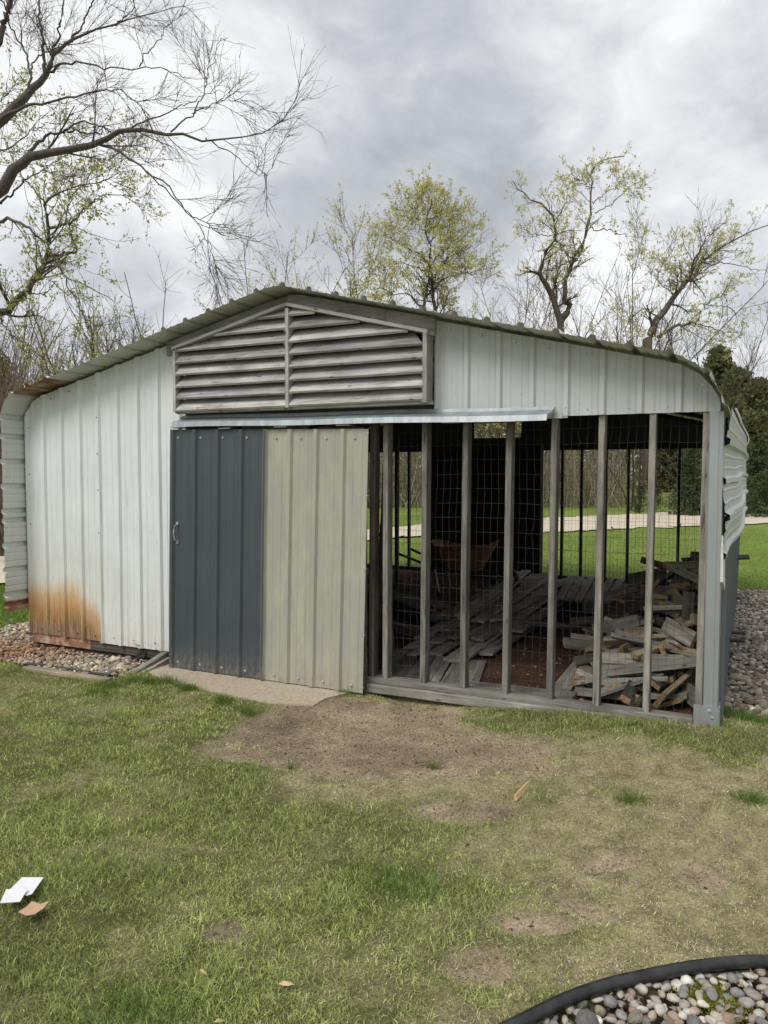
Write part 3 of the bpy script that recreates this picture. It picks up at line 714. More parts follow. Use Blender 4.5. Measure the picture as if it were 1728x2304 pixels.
# ------------------------------------------------------------------ lumber
def F5(x, y): return (1228+x/3.318, 1200+y/3.318)
def F2(x, y): return (800+x/1.788, 900+y/1.788)
def tl(p): return tuple(float(q) for q in p)
cnt = 0
def lumber(p0, p1, w=.089, th=.038, mat='plank', label=None, group=None, side=(0, 0, 1), name='board', cat='board', end=True, warp=0):
    c = (Vector(p0)+Vector(p1))/2
    o = board(name, p0, p1, w, th, M[mat], None, side, M['end'] if end else None, warp, 3 if warp else 1)
    return tag(o, label, cat, group)
PG = 'grey offcuts heaped in the right corner of the shed'
PL = 'short weathered grey offcut lying in the heap beside the corner post'
tr = [  # crop coordinates of both ends, depth of both ends, width, thickness, material, label, width direction
 ((430, 780), (1.9), (110, 1175), (.50), .14, .03, 'wood', 'wide grey plank lying flat on the soil left of the heap', (1, .3, 0)),
 ((235, 1050), (.80), (690, 1262), (.36), .09, .038, 'plank', 'rough grey two-by-four at the foot of the heap with an orange sawn end', (0, .4, 1)),
 ((420, 1035), (.62), (1160, 955), (.58), .075, .038, 'wood', 'long grey board lying almost level across the lower heap', (0, .3, 1)),
 ((850, 1245), (.34), (1130, 1010), (.85), .15, .034, 'tanwood', 'wide yellowish plank slanting up at the front of the heap', (.5, -.4, .8)),
 ((620, 1210), (.50), (730, 1080), (.95), .10, .03, 'wood', 'short grey board leaning behind the second post from the right corner', (.7, 0, .5)),
 ((880, 1110), (.55), (960, 1010), (1.0), .13, .03, 'wood', 'squarish grey board end under the long level board', (1, 0, .4)),
 ((475, 740), (1.3), (640, 1160), (.80), .045, .035, 'darkwood', 'dark narrow stick leaning steeply against the heap', (1, 0, 0)),
 ((570, 885), (1.0), (760, 785), (1.35), .09, .035, 'tanwood', 'brown board sloping up in the left of the heap', (0, .5, 1)),
 ((655, 915), (.9), (1100, 800), (1.1), .10, .038, 'wood', 'pale grey two-by-four sloping across the middle of the heap', (0, .2, 1)),
 ((890, 680), (1.1), (1110, 800), (.9), .12, .035, 'plank', 'splintered grey board slanting down to the right in the mid heap', (0, .4, 1)),
 ((405, 925), (1.1), (560, 895), (1.0), .11, .038, 'wood', 'grey board end at the left foot of the heap', (0, .9, .3)),
 ((600, 960), (.95), (860, 945), (1.0), .07, .03, 'tanwood', 'thin tan stick under the sloping two-by-four', (0, .3, 1)),
 ((880, 900), (.8), (1110, 915), (1.1), .13, .038, 'darkwood', 'dark brown plank with a broken face in the mid heap', (.2, 1, .4)),
 ((600, 745), (1.35), (780, 740), (1.2), .10, .035, 'tanwood', 'brown block end left of the second post', (0, .7, .4)),
 ((930, 700), (1.35), (1120, 640), (1.2), .09, .038, 'tanwood', 'reddish two-by-four end beside the right corner stud', (0, .3, 1)),
 ((790, 490), (1.6), (1010, 600), (1.35), .10, .038, 'wood', 'grey board sloping down in the upper heap', (0, .3, 1)),
 ((905, 440), (1.6), (1000, 560), (1.5), .15, .04, 'tanwood', 'pale square-cut block in the upper heap', (1, 0, .4)),
 ((820, 375), (1.6), (1030, 255), (1.9), .14, .03, 'wood', 'broad bleached board tilted on top of the heap', (.5, -.3, .6)),
 ((1000, 385), (1.55), (1040, 280), (1.9), .16, .03, 'wood', 'short bleached board on the crest of the heap', (1, 0, .2)),
 ((1040, 300), (1.9), (1210, 380), (1.5), .13, .035, 'plank', 'grey board sloping down behind the corner stud', (0, .4, 1)),
 ((718, 198), (2.3), (960, 265), (2.0), .06, .03, 'darkwood', 'dark stick jutting out from the top left of the heap', (0, .3, 1)),
 ((620, 350), (2.3), (900, 300), (2.2), .12, .03, 'darkwood', 'dark board along the back of the crest', (0, .5, 1)),
 ((205, 655), (2.1), (560, 640), (1.9), .07, .09, 'darkwood', 'dark square timber sticking out left from the heap', (0, 0, 1)),
 ((295, 545), (2.5), (640, 590), (2.2), .09, .09, 'darkwood', 'thick dark beam in the back left of the heap', (0, 0, 1)),
 ((420, 485), (2.7), (700, 400), (2.4), .08, .03, 'plank', 'thin grey lath sloping up in the back of the heap', (0, .3, 1)),
 ((360, 720), (1.6), (700, 650), (1.5), .10, .04, 'wood', 'greenish grey beam lying left of the second post', (0, .3, 1)),
 ((1075, 440), (1.3), (1060, 640), (1.25), .09, .08, 'darkwood', 'short dark log standing upright inside the corner', (1, 0, 0)),
 ((1125, 150), (1.9), (1105, 330), (1.8), .09, .08, 'darkwood', 'black stump sticking up beside the corner post', (1, 0, 0)),
 ((480, 490), (2.4), (560, 475), (2.3), .12, .02, 'plank', 'small pale shingle lying on the dark beams', (.4, 1, .2)),
 ((220, 1180), (.45), (560, 1215), (.42), .06, .03, 'wood', 'narrow grey strip lying along the sill', (0, .4, 1)),
 ((940, 1265), (.42), (1040, 1215), (.7), .13, .03, 'plank', 'splintered dark board end low behind the last stud', (.6, .5, .2)),
 ((1040, 1170), (.6), (1190, 1290), (.32), .12, .03, 'wood', 'weathered board leaning down behind the corner stud', (.2, .5, 1)),
]
for a, ya, b_, yb, w, th, mt, lb, sd_ in tr:
    lumber(tl(onp(*F5(*a), 1, ya)), tl(onp(*F5(*b_), 1, yb)), w, th, mt, lb, None, sd_)
# three pieces that stick out of the side of the shed
for (yy, z0, z1, x1, w, lb) in ((4.6, .50, .56, 5.905, .12, 'grey board poking out of the side of the shed near its far end'), (2.2, .135, .14, 5.885, .04, 'thin upper dark stick poking out low through the side of the shed'), (1.55, .20, .20, 5.89, .04, 'dark stick poking out of the side of the shed near the front')):
    lumber((5.2, yy-.1, z0), (x1, yy, z1), w, .025, 'darkwood', lb, None, (0, 1, .2))
def env(x, y):
    return 1.02*math.exp(-((x-5.62)/.66)**2)*math.exp(-((y-1.75)/.95)**2)
k = 0
while k < 145:
    x = random.uniform(4.75, 5.62); y = random.uniform(.45, 3.2); e = env(x, y)
    if e < .10: continue
    z = random.uniform(.02, max(.03, e*.86)); L = random.uniform(.25, .8 if z < .4 else .42); a = random.uniform(0, math.pi); dz = random.uniform(-.12, .12)
    dx, dy = math.cos(a)*L/2, math.sin(a)*L/2
    if x+abs(dx) > 5.67: x = 5.67-abs(dx)
    if y-abs(dy) < .16: y = .16+abs(dy)
    mt = random.choice(['wood', 'plank', 'plank', 'tanwood', 'darkwood'])
    lab = '%s %s in the %s of the heap beside the corner post' % (dict(wood='pale grey', plank='mid grey', tanwood='tan', darkwood='nearly black')[mt], 'longer offcut' if L > .4 else 'stubby offcut', 'low front' if y < 1.3 and z < .35 else 'high front' if y < 1.3 else 'low back' if z < .35 else 'high back')
    lumber((x-dx, y-dy, z-.05-dz/2), (x+dx, y+dy, z-.05+dz/2), random.choice([.07, .089, .089, .12, .14]), random.choice([.02, .036, .036]), mt, lab, PG, (math.sin(a)*-1, math.cos(a), random.uniform(-.5, .9)))
    k += 1
# long planks on the floor
ORD = ['first', 'second', 'third', 'fourth', 'fifth', 'sixth', 'seventh', 'eighth']
LG = 'long weathered planks stacked along the middle of the shed floor'; LL = 'long grey plank in the loose stack running to the back of the shed'
for k in range(22):
    u = k % 8; lay = k//8
    x0 = 3.22+u*.105+random.uniform(-.05, .05)-lay*.05; y0 = .75+random.uniform(-.05, .9)+lay*.35; x1 = 2.95+u*.14+random.uniform(-.1, .1); y1 = 5.4+random.uniform(-.8, .6)
    lumber((x0, y0, -.045+lay*.05+.01*(u % 2)), (x1, y1, .0+lay*.055), .13, .026, random.choice(['wood', 'plank', 'plank']), '%s long grey plank from the left, %s layer of the long stack' % (ORD[u], ('bottom', 'middle', 'top')[lay]), LG, (1, random.uniform(-.1, .1), random.uniform(-.15, .25)), end=False, warp=random.uniform(-.015, .02))
DG = 'flat grey planks laid side by side behind the front sill'; DL = 'flat grey floor plank just inside the front sill'
for k in range(7):
    x = 3.02+k*.15
    lumber((x-.05, .95+random.uniform(0, .3), -.062), (x+.16, .13, -.062), .140, .022, 'wood', '%s flat grey floor plank from the left just inside the sill' % ORD[k], DG, (1, .2, 0), end=False)
lumber((3.95, .22, -.045), (4.82, .30, -.048), .16, .03, 'wood', 'wide pale plank lying along the sill between the middle studs', None, (0, 1, 0))
G3 = 'grey boards stacked at the left back of the shed'
for k in range(12):
    y = 3.2+(k % 4)*.17; z = .0+(k//4)*.065
    lumber((1.25+random.uniform(-.3, .2), y+.3, z), (3.0+random.uniform(-.2, .2), y-.9, z-.02), .13, .03, random.choice(['plank', 'darkwood', 'wood']), '%s board from the front in the %s layer of the stack at the left back' % (ORD[k % 4], ('bottom', 'middle', 'top')[k//4]), G3, (.5, 1, .1), end=False)
lumber((2.55, 1.95, -.03), (3.25, 1.5, .0), .09, .09, 'wood', 'thick square beam lying on the soil near the wheelbarrow', None, (0, 0, 1))
G4 = 'small decking boards stacked in front of the lumber heap'
for k in range(6):
    lumber((4.0+k*.10, 3.5, .10-k*.004), (3.75+k*.13, 5.3, .12), .09, .025, 'plank', '%s decking board from the left in the flat row beyond the soil patch' % ORD[k], G4, (1, 0, 0))
lumber((3.72, 2.35, .03), (4.72, 2.30, .05), .05, .05, 'darkwood', 'thin dark pole lying crosswise over the planks', None, (0, 0, 1))
# chips and leaf litter on the shed floor
n = 5200; x = rng.uniform(.2, 5.6, n); y = rng.uniform(.15, 6.4, n); z = gz(x, y)+.006+rng.random(n)*.01
th = rng.random(n)*6.28; s = rng.uniform(.006, .022, n); a = np.stack([np.cos(th)*s, np.sin(th)*s, rng.normal(0, .006, n)], 1); b_ = np.stack([-np.sin(th)*s*.5, np.cos(th)*s*.5, rng.normal(0, .006, n)], 1); c = np.stack([x, y, z], 1)
v = np.stack([c-a, c-b_, c+a, c+b_], 1).reshape(-1, 3); q = np.arange(n)[:, None]*4+np.arange(4)
pal = np.array([(.12, .07, .045), (.20, .13, .08), (.07, .045, .03), (.30, .22, .14)]); cc = np.repeat(pal[rng.integers(0, 4, n)], 4, 0)
tag(nmesh('leaf_litter', v, q, M['vcol'], col=cc), 'brown bark chips and dead leaves strewn over the soil floor of the shed', 'litter', kind='stuff')

# shovel
sh = empty('shovel', (3.26, .40, -.06)); tag(sh, 'rusty black shovel standing behind the first stud beside the door', 'shovel')
top = Vector((3.205, .62, 1.86)); bot = Vector((3.235, .42, .30)); o0 = Vector(sh.location)
mb = MB(); pts = [tuple(bot.lerp(top, q)-o0) for q in (0, .2, .4, .5, .53, .7, 1)]; mb.tube(pts, [.019, .019, .021, .024, .017, .016, .016], 8); mb.build('handle', M['darkwood'], sh, True)
v = []; f = []; nu, nv = 9, 9
for i in range(nu):
    q = i/(nu-1); hw = .125*(1 if q < .35 else math.sqrt(max(0, 1-((q-.35)/.65)**2.2)))*(.86+.14*min(1, q*5))
    for j in range(nv):
        w = -1+2*j/(nv-1); v.append((.0+w*hw, -.03+.035*w*w-.03*q, .33-.33*q+.01))
for k in range(2):
    pass
base = len(v); v += [(a_, b2-.004, c_) for a_, b2, c_ in v]
for i in range(nu-1):
    for j in range(nv-1):
        q = (i*nv+j, i*nv+j+1, (i+1)*nv+j+1, (i+1)*nv+j); f += [q, tuple(base+z for z in q[::-1])]
pmesh('blade', v, f, M['black'], sh, True)
mb = MB(); mb.tube([(0, -.02, .30), (-.012, .0, .36), (-.022, .02, .47)], [.017, .022, .023], 8); mb.build('socket', M['darkscrew'], sh, True)

# wheelbarrow, seen from the side
wb = empty('wheelbarrow', (2.5, 4.55, -.08)); tag(wb, 'dirty orange wheelbarrow standing in front of the dark back boards', 'wheelbarrow')
v = []; f = []
rimz = lambda u: .60+.12*max(0, u)**1.5+.0
for lvl, (hl, hwd, z) in enumerate(((.46, .32, None), (.44, .30, None), (.22, .18, .32), (.0, .0, .32))):
    for q in range(12):
        a = math.tau*q/12; cx_ = math.copysign(abs(math.cos(a))**.6, math.cos(a)); cy_ = math.copysign(abs(math.sin(a))**.6, math.sin(a))
        zz_ = z if z else .60+.13*max(0, cx_)**2+.10*max(0, -cx_)**2-(.012 if lvl else 0)
        v.append((cx_*hl, cy_*hwd, zz_))
for l in range(3):
    for q in range(12): f.append((l*12+q, l*12+(q+1) % 12, (l+1)*12+(q+1) % 12, (l+1)*12+q))
base = len(v); v += [(a_*1.01, b2*1.01, c_-.006) for a_, b2, c_ in v]; f += [tuple(base+z for z in q[::-1]) for q in f]
pmesh('tray', v, f, M['orange'], wb)
mb = MB()
for s in (-.2, .2):
    mb.tube([(-.9, s*1.3, .52), (-.3, s, .32), (.3, s*.8, .27), (.62, s*.3, .17)], .018, 6)
mb.build('frame', M['steelframe'], wb)
for s in (-.2, .2):
    mb = MB(); mb.tube([(-.35, s, .32), (-.28, s*1.1, .02), (-.18, s*1.1, .02), (-.05, s, .30)], .012, 6); mb.build('leg', M['galv'], wb)
mb = MB(); mb.tube([(.55+.17*math.cos(t*math.tau/16), 0, .18+.17*math.sin(t*math.tau/16)) for t in range(17)], .035, 8); mb.build('wheel', M['black'], wb, True)

# ------------------------------------------------------------------ stones
def pebble_meshes(k, sub, seed):
    import bmesh
    g_ = random.Random(seed); o = []
    for q in range(k):
        bm = bmesh.new(); bmesh.ops.create_icosphere(bm, subdivisions=sub, radius=1)
        sx_, sy_, sz_ = g_.uniform(.95, 1.3), g_.uniform(.68, .95), g_.uniform(.45, .75); ph = [g_.uniform(0, 6) for _ in range(6)]
        for v_ in bm.verts:
            p = v_.co.copy(); m_ = 1+.13*math.sin(p.x*2.3+ph[0])+.12*math.sin(p.y*2.9+ph[1])+.12*math.sin(p.z*3.1+ph[2]+p.x)+.05*math.sin(p.x*7+p.y*5+ph[3])
            v_.co = Vector((p.x*sx_*m_, p.y*sy_*m_, p.z*sz_*m_))*g_.uniform(.94, 1.06)
        me = bpy.data.meshes.new('stone'); bm.to_mesh(me); bm.free(); me.polygons.foreach_set('use_smooth', [q % 3 != 1]*len(me.polygons)); me.materials.append(M['stone']); o.append(me)
    return o
PM = pebble_meshes(10, 2, 5)
PV = [(np.array([v_.co for v_ in me.vertices]), np.array([tuple(p.vertices) for p in me.polygons])) for me in pebble_meshes(8, 1, 9)]
PVH = [(np.array([v_.co for v_ in me.vertices]), np.array([tuple(p.vertices) for p in me.polygons])) for me in PM]
def LIFT(x, y): return float(.125*sm(3.4, 5.75, x)*sm(-2.3, -.15, y)*sm(5.5, 1.5, y))
PAL = np.array([(.44, .41, .37), (.31, .28, .25), (.54, .50, .44), (.37, .31, .25), (.21, .205, .20), (.64, .61, .56), (.34, .26, .21), (.41, .38, .30), (.27, .26, .25)])
def stone_bed(name, poly, r0, r1, n, zc, palfun, limit=300, keep=None, jit=1.):
    me = bpy.data.meshes.new(name); pp = poly
    bed = pmesh(name, [(p[0], p[1], GZ-.045) for p in pp], [tuple(range(len(pp)))[::-1]], M['ground']); tag(bed, kind='structure')
    a = bed.data.color_attributes.new('Col', 'FLOAT_COLOR', 'POINT')
    for q in range(len(pp)): a.data[q].color = (.09, .07, .05, 1)
    bb = np.array(poly); lo, hi = bb.min(0), bb.max(0); pts = []; cell = {}
    tries = 0; P = rng.uniform(lo, hi, (n*14, 2)); ok = inpoly(P[:, 0], P[:, 1], poly); P = P[ok]
    R = rng.uniform(r0, r1, len(P)); R = R*(1+.5*(rng.random(len(P)) > .9)); gs = r1*2.2
    for (x, y), r in zip(P, R):
        d = math.hypot(x-CAM[0], y-CAM[1])
        if keep and not keep(x, y): continue
        ci, cj = int(x/gs), int(y/gs); bad = False
        for ii in (ci-1, ci, ci+1):
            for jj in (cj-1, cj, cj+1):
                for (x2, y2, r2) in cell.get((ii, jj), ()):
                    if (x-x2)**2+(y-y2)**2 < (.74*(r+r2))**2: bad = True; break
                if bad: break
            if bad: break
        if bad: continue
        cell.setdefault((ci, cj), []).append((x, y, r)); pts.append((x, y, r))
        if len(pts) >= n: break
    pts.sort(key=lambda p: math.hypot(p[0]-CAM[0], p[1]-CAM[1])/p[2])
    V = []; Fc = []; C_ = []; nb = 0
    for q, (x, y, r) in enumerate(pts):
        z = zc+random.uniform(-.2, .55)*r*jit+LIFT(x, y); rot = Vector((random.uniform(-.5, .5), random.uniform(-.5, .5), random.uniform(0, 6.28)))
        col = palfun(x, y)
        if q < limit:
            o = bpy.data.objects.new('stone', random.choice(PM)); COL.objects.link(o); o.parent = bed
            o.location = (x, y, z); o.rotation_euler = rot; o.scale = (r, r, r); o.color = (*col, 1)
        else:
            hv, hf = random.choice(PV if math.hypot(x-CAM[0], y-CAM[1]) > 6.5 else PVH); e = Matrix.Rotation(rot.z, 3, 'Z') @ Matrix.Rotation(rot.x, 3, 'X')
            V.append(hv @ np.array(e).T*r+np.array([x, y, z])); Fc.append(hf+nb); nb += len(hv); C_.append(np.tile(col, (len(hv), 1)))
    # smaller fill stones below
    m_ = int(n*1.2); P = rng.uniform(lo, hi, (m_*3, 2)); P = P[inpoly(P[:, 0], P[:, 1], poly)][:m_]
    for x, y in P:
        if keep and not keep(x, y): continue
        hv, hf = random.choice(PV); r = random.uniform(r0*.6, r0*1.1); th_ = random.uniform(0, 6.28); e = np.array(Matrix.Rotation(th_, 3, 'Z'))
        V.append(hv @ e.T*r+np.array([x, y, zc-.6*r0+LIFT(x, y)])); Fc.append(hf+nb); nb += len(hv); C_.append(np.tile(np.array(palfun(x, y))*.85, (len(hv), 1)))
    o = nmesh('gravel', np.concatenate(V), np.concatenate(Fc), M['stonemass'], bed, smooth=True, col=np.concatenate(C_)); o['kind'] = 'stuff'
    return bed
def palL(x, y):
    c = PAL[random.randrange(len(PAL))]*random.uniform(1.0, 1.4)*np.array([1.06, .99, .88])
    w = max(0, 1-abs(x+.15-.35*(y))/.75)**.8*random.uniform(.5, 1); rc = np.array([.36, .17, .085])*random.uniform(.6, 1.3); return c*(1-w)+rc*w
def palR(x, y): return PAL[random.randrange(len(PAL))]*random.uniform(.65, 1.15)*np.array([1, .95, .90])
def palF(x, y): return PAL[random.randrange(len(PAL))]*random.uniform(.75, 1.15)
stone_bed('left_stone_bed', BED_L, .015, .028, 1900, GZ+.012, palL)
stone_bed('right_stone_bed', BED_R, .019, .034, 4600, GZ+.010, palR, keep=lambda x, y: x < 6.25+.05*(y)+.1)
stone_bed('front_stone_bed', BED_F, .013, .025, 1300, GZ+.012, palF, keep=lambda x, y: x < 6.6 and y > -3.5)

# black edging hose and its skirt
def edging(pts, z, r, label, skirt=.03):
    P = dens([(p[0], p[1], z) for p in pts], 8); mb = MB(); mb.tube([tuple(q) for q in P], r, 10); nv = len(mb.v)
    for q in range(len(P)-1):
        a, b_ = P[q], P[q+1]
        mb.add([(a[0], a[1], z), (b_[0], b_[1], z), (b_[0], b_[1], z-skirt), (a[0], a[1], z-skirt)], [(0, 1, 2, 3)])
    o = mb.build('edging_hose', M['black'], None, True); return tag(o, label, 'garden edging')
edging(HOSE, -.106, .021, 'thick black plastic edging curving round the stones in the near right corner')
edging([tl(onp(55, 1494, 2, -.13))[:2], tl(onp(110, 1500, 2, -.13))[:2], tl(onp(160, 1508, 2, -.13))[:2], tl(onp(205, 1515, 2, -.13))[:2], tl(onp(248, 1521, 2, -.13))[:2]], -.128, .014, 'thin black edging strip along the stones at the left wall')
edging([(-1.55, .75), (-1.25, .62), (-.98, .28), (-.8, .14)], -.14, .012, 'short black edging strip at the far left of the stones')
a = onp(60, 1503, 2, -.14); b_ = onp(247, 1531, 2, -.14)
tag(board('edging_board', tl(a), tl(b_), .03, .08, M['tanwood'], None, (0, 0, 1)), 'half buried tan board lying along the lawn edge at the left', 'board')
a = onp(300, 1519, 2, -.13); b_ = onp(374, 1473, 2, -.05)
tag(board('rotten_timber', tl(a), tl(b_), .07, .06, M['wood'], None, (0, 0, 1), seg=5, warp=.01), 'split rotten grey timber nearest the concrete slab, upper piece', 'timber')
a = onp(318, 1522, 2, -.15); b_ = onp(377, 1488, 2, -.10)
tag(board('rotten_timber', tl(a), tl(b_), .08, .05, M['plank'], None, (0, 0, 1), seg=5, warp=.01), 'split rotten grey timber resting on the slab corner, lower piece', 'timber')
# crumpled black plastic
c = onp(322, 1473, 2, -.08); v = []; nu = 10
P = rng.normal(0, 1, (160, 3)); P /= np.linalg.norm(P, axis=1)[:, None]; P *= np.array([.07, .05, .06])*(.6+.5*rng.random((160, 1))); P += c
import bmesh
bm = bmesh.new(); [bm.verts.new(tl(p)) for p in P]; bmesh.ops.convex_hull(bm, input=bm.verts[:]); me = bpy.data.meshes.new('plastic_bag')
for v_ in bm.verts: v_.co += Vector(rng.normal(0, .009, 3).tolist())
for v_ in [w for w in bm.verts if not w.link_faces]: bm.verts.remove(v_)
bm.to_mesh(me); bm.free(); tag(link('plastic_scrap', me, M['black']), 'crumpled black plastic scrap on the stones by the wall', 'plastic scrap')

# ------------------------------------------------------------------ litter on the lawn
def onlawn(a, b_, dz=0.):
    p = onp(a, b_, 2, LZ+dz)
    for _ in range(4): p = onp(a, b_, 2, float(gz(np.array([p[0]]), np.array([p[1]]))[0])+.022+dz)
    return p
LZ = -.112
def flat(name, px, z, mat, label, cat, curl=0., th=.002):
    pts = [onp(x_, y_, 2, z) for x_, y_ in px]; c_ = np.mean(pts, 0); n_ = len(pts); v = [(p[0], p[1], z+curl*np.hypot(*(p-c_)[:2])) for p in pts]
    v = [tuple(c_[:2])+(z,)]+v; k_ = len(v); v2 = v+[(a_, b2, d_+th) for a_, b2, d_ in v]
    f = []
    for i_ in range(n_):
        a_, b2 = 1+i_, 1+(i_+1) % n_; f += [(0, b2, a_), (k_, k_+a_, k_+b2), (a_, b2, k_+b2, k_+a_)]
    o = pmesh(name, v2, f, mat); return tag(o, label, cat)
LZ = -.112
flat('paper_sheet', [(22, 2004), (50, 1977), (98, 1977), (72, 2014), (60, 2018)], LZ-.004, M['paper'], 'upper white sheet of paper lying on the lawn', 'paper', .05)
flat('paper_sheet', [(0, 2034), (14, 2004), (62, 2003), (45, 2031), (42, 2031)], LZ+.006, M['paper'], 'lower white sheet of paper overlapping another at the left edge', 'paper', .05)
flat('cardboard_piece', [(41, 2055), (60, 2042), (72, 2031), (90, 2036), (111, 2031), (98, 2046), (78, 2060), (60, 2063)], LZ, M['card'], 'curved tan piece of cardboard on the lawn below the paper', 'cardboard', .08)
def chip(a, b_, w, th, mat, label, stake=False):
    p = onlawn(*a, -.004); q = onlawn(*b_, -.002)
    if stake: return tag(board('wood_stake', tl(p), tl(q), w, th, M['chip'], None, (0, 1, .2)), label, 'wood stake')
    import bmesh
    bm = bmesh.new(); d = q-p; L = np.linalg.norm(d); d /= L; sd_ = np.array([-d[1], d[0], 0])
    for k in range(16):
        u = random.random(); e = (1-abs(2*u-.8)*.55)*(.25 if u > .8 else 1)
        bm.verts.new(tl(p+d*u*L+sd_*random.uniform(-.5, .5)*w*e+np.array([0, 0, random.uniform(0, th)*e+.25*th*u])))
    bmesh.ops.convex_hull(bm, input=bm.verts[:])
    for v_ in [w_ for w_ in bm.verts if not w_.link_faces]: bm.verts.remove(v_)
    me = bpy.data.meshes.new('wood_chip'); bm.to_mesh(me); bm.free(); return tag(link('wood_chip', me, M[mat]), label, 'wood chip')
chip((1160, 1795), (1190, 1764), .028, .014, 'tanwood', 'pale wooden stake piece lying on the lawn right of the bare patch', True)
chip((622, 2214), (672, 2219), .022, .01, 'chip', 'tan bark chip at the bottom of the lawn')
chip((450, 2184), (468, 2198), .018, .012, 'chip', 'small orange wood chip in the lower left grass')
chip((216, 1908), (232, 1899), .010, .005, 'chip', 'thin orange splinter in the grass near the paper')
chip((928, 1721), (966, 1714), .012, .008, 'darkwood', 'dark twig lying on the bare patch')
chip((480, 2303), (506, 2299), .02, .01, 'chip', 'tan chip at the bottom edge of the lawn')

# ------------------------------------------------------------------ grass
def blades(name, px, py, pz, h, w, lean, col, seed, label):
    g_ = np.random.default_rng(seed); n = len(px); th = g_.random(n)*2*np.pi; ph = th+g_.normal(0, 1.2, n)
    base = np.stack([px, py, pz-.004], 1); side = np.stack([np.cos(th), np.sin(th), np.zeros(n)], 1)*w[:, None]/2
    d = np.stack([np.cos(ph)*lean, np.sin(ph)*lean, np.ones(n)], 1); d /= np.linalg.norm(d, axis=1)[:, None]
    mid = base+d*(h*.55)[:, None]; d2 = d+np.stack([np.cos(ph)*lean*1.1, np.sin(ph)*lean*1.1, -.35*lean], 1); d2 /= np.linalg.norm(d2, axis=1)[:, None]
    tip = mid+d2*(h*.5)[:, None]
    v = np.stack([base-side, base+side, mid+side*.75, mid-side*.75, tip], 1).reshape(-1, 3); q = np.arange(n)*5
    c_ = np.repeat(col, 5, 0).reshape(n, 5, 3); c_ = c_.reshape(-1, 3)
    o = nmesh(name, v, [np.stack([q, q+1, q+2, q+3], 1), np.stack([q+3, q+2, q+4], 1)], M['blade'], col=c_)
    return tag(o, label, 'grass', kind='stuff')
n = 780000
r = 2.05+rng.random(n)**1.15*7.0; th = -YAW+rng.uniform(-.62, .60, n); x = CAM[0]+np.sin(th)*r; y = CAM[1]+np.cos(th)*r
ok = ~(inpoly(x, y, APRON) | inpoly(x, y, BED_L) | inpoly(x, y, BED_F) | (inpoly(x, y, BED_R) & (y > .4+.05*rng.random(n))) | ((x > BX0) & (x < 5.76) & (y > -.03)))
dm = dirtm(x, y); dy = drym(x, y); tuft = fbm(x, y, 4.5, 40); fine = fbm(x, y, 13, 41)
pr = (1-.93*dm**.8)*(.30+.35*dy+1.1*sm(.30, .6, tuft))*(.45+.3*dy+.9*sm(.3, .6, fine)); ok &= rng.random(n) < pr
# tongues of grass over the slab edge
x, y, dm, dy, tuft, fine = (q[ok] for q in (x, y, dm, dy, tuft, fine)); n = len(x)
isdry = rng.random(n) < np.clip(dy*.88+.17+.22*dm+.25*(fbm(x, y, 7, 46)-.5), 0, .95)
lush = sm(.5, .68, tuft)*(1-dy)
h = np.where(isdry, rng.uniform(.009, .022, n), rng.uniform(.014, .032, n)*(1+.7*lush)); w = np.where(isdry, rng.uniform(.0022, .0045, n), rng.uniform(.0024, .0048, n))*(.75+.09*np.hypot(x-CAM[0], y-CAM[1]))
lean = np.where(isdry, rng.uniform(.8, 3.2, n), rng.uniform(.15, 1.3, n))
b1 = rng.random((n, 1)); v1 = fbm(x, y, 1.6, 44)[:, None]
gcl = (np.array([.24, .285, .095])*(1-b1)+np.array([.42, .46, .17])*b1)*(.62+.75*v1); dcl = (np.array([.44, .37, .23])*(1-b1)+np.array([.74, .64, .43])*b1)*(.75+.45*v1)
ed = sm(.4, .1, np.abs(y+.18))*sm(4.2, 4.6, x); gcl = gcl*(1-.3*ed[:, None]); h = h*(1+.5*ed*(~isdry))
vr = 1.08*np.exp(rng.normal(0, .26, (n, 1))); cl_ = fbm(x, y, 26, 47)[:, None]; vr = vr*(.55+.9*cl_)
blades('lawn_grass', x, y, gz(x, y), h, w, lean, np.clip(np.where(isdry[:, None], dcl, gcl)*vr, 0, .85), 1, 'short patchy green and straw coloured lawn grass in front of the shed')
# taller tufts
cen = [(onp(a_, b2, 2, GZ)[:2], rr, k_) for a_, b2, rr, k_ in ((1290, 2285, .075, 320), (420, 1560, .09, 350), (500, 1585, .07, 220), (380, 1545, .1, 300), (560, 1605, .08, 200), (250, 1545, .12, 300), (300, 1538, .08, 240), (920, 1580, .05, 80), (770, 1570, .09, 160),
        (660, 1730, .04, 60), (975, 1735, .03, 60), (1480, 1640, .16, 600), (1600, 1650, .14, 600), (1690, 1665, .12, 500), (1380, 1630, .1, 300), (1270, 1620, .16, 500), (1180, 1605, .1, 200), (1420, 1830, .07, 160), (1690, 1840, .07, 200), (900, 2000, .2, 500), (300, 2290, .2, 600), (220, 1560, .15, 300), (340, 1545, .09, 250), (1050, 1590, .1, 200))]
xs = []; ys = []
for c_, rr, k_ in cen:
    a_ = rng.normal(0, rr*.6, (k_, 2)); a_[:, 1] *= .6; xs.append(c_[0]+a_[:, 0]); ys.append(c_[1]+a_[:, 1])
x = np.concatenate(xs); y = np.concatenate(ys); ok = ~((x < 5.76) & (y > -.035)); x = x[ok]; y = y[ok]; n = len(x); b1 = rng.random((n, 1))
blades('grass_tufts', x, y, gz(x, y), rng.uniform(.04, .085, n), rng.uniform(.002, .0042, n), rng.uniform(.1, .9, n), (np.array([.09, .155, .028])*(1-b1)+np.array([.20, .28, .065])*b1), 2, 'longer dark green grass tufts along the shed, slab and stone edges')
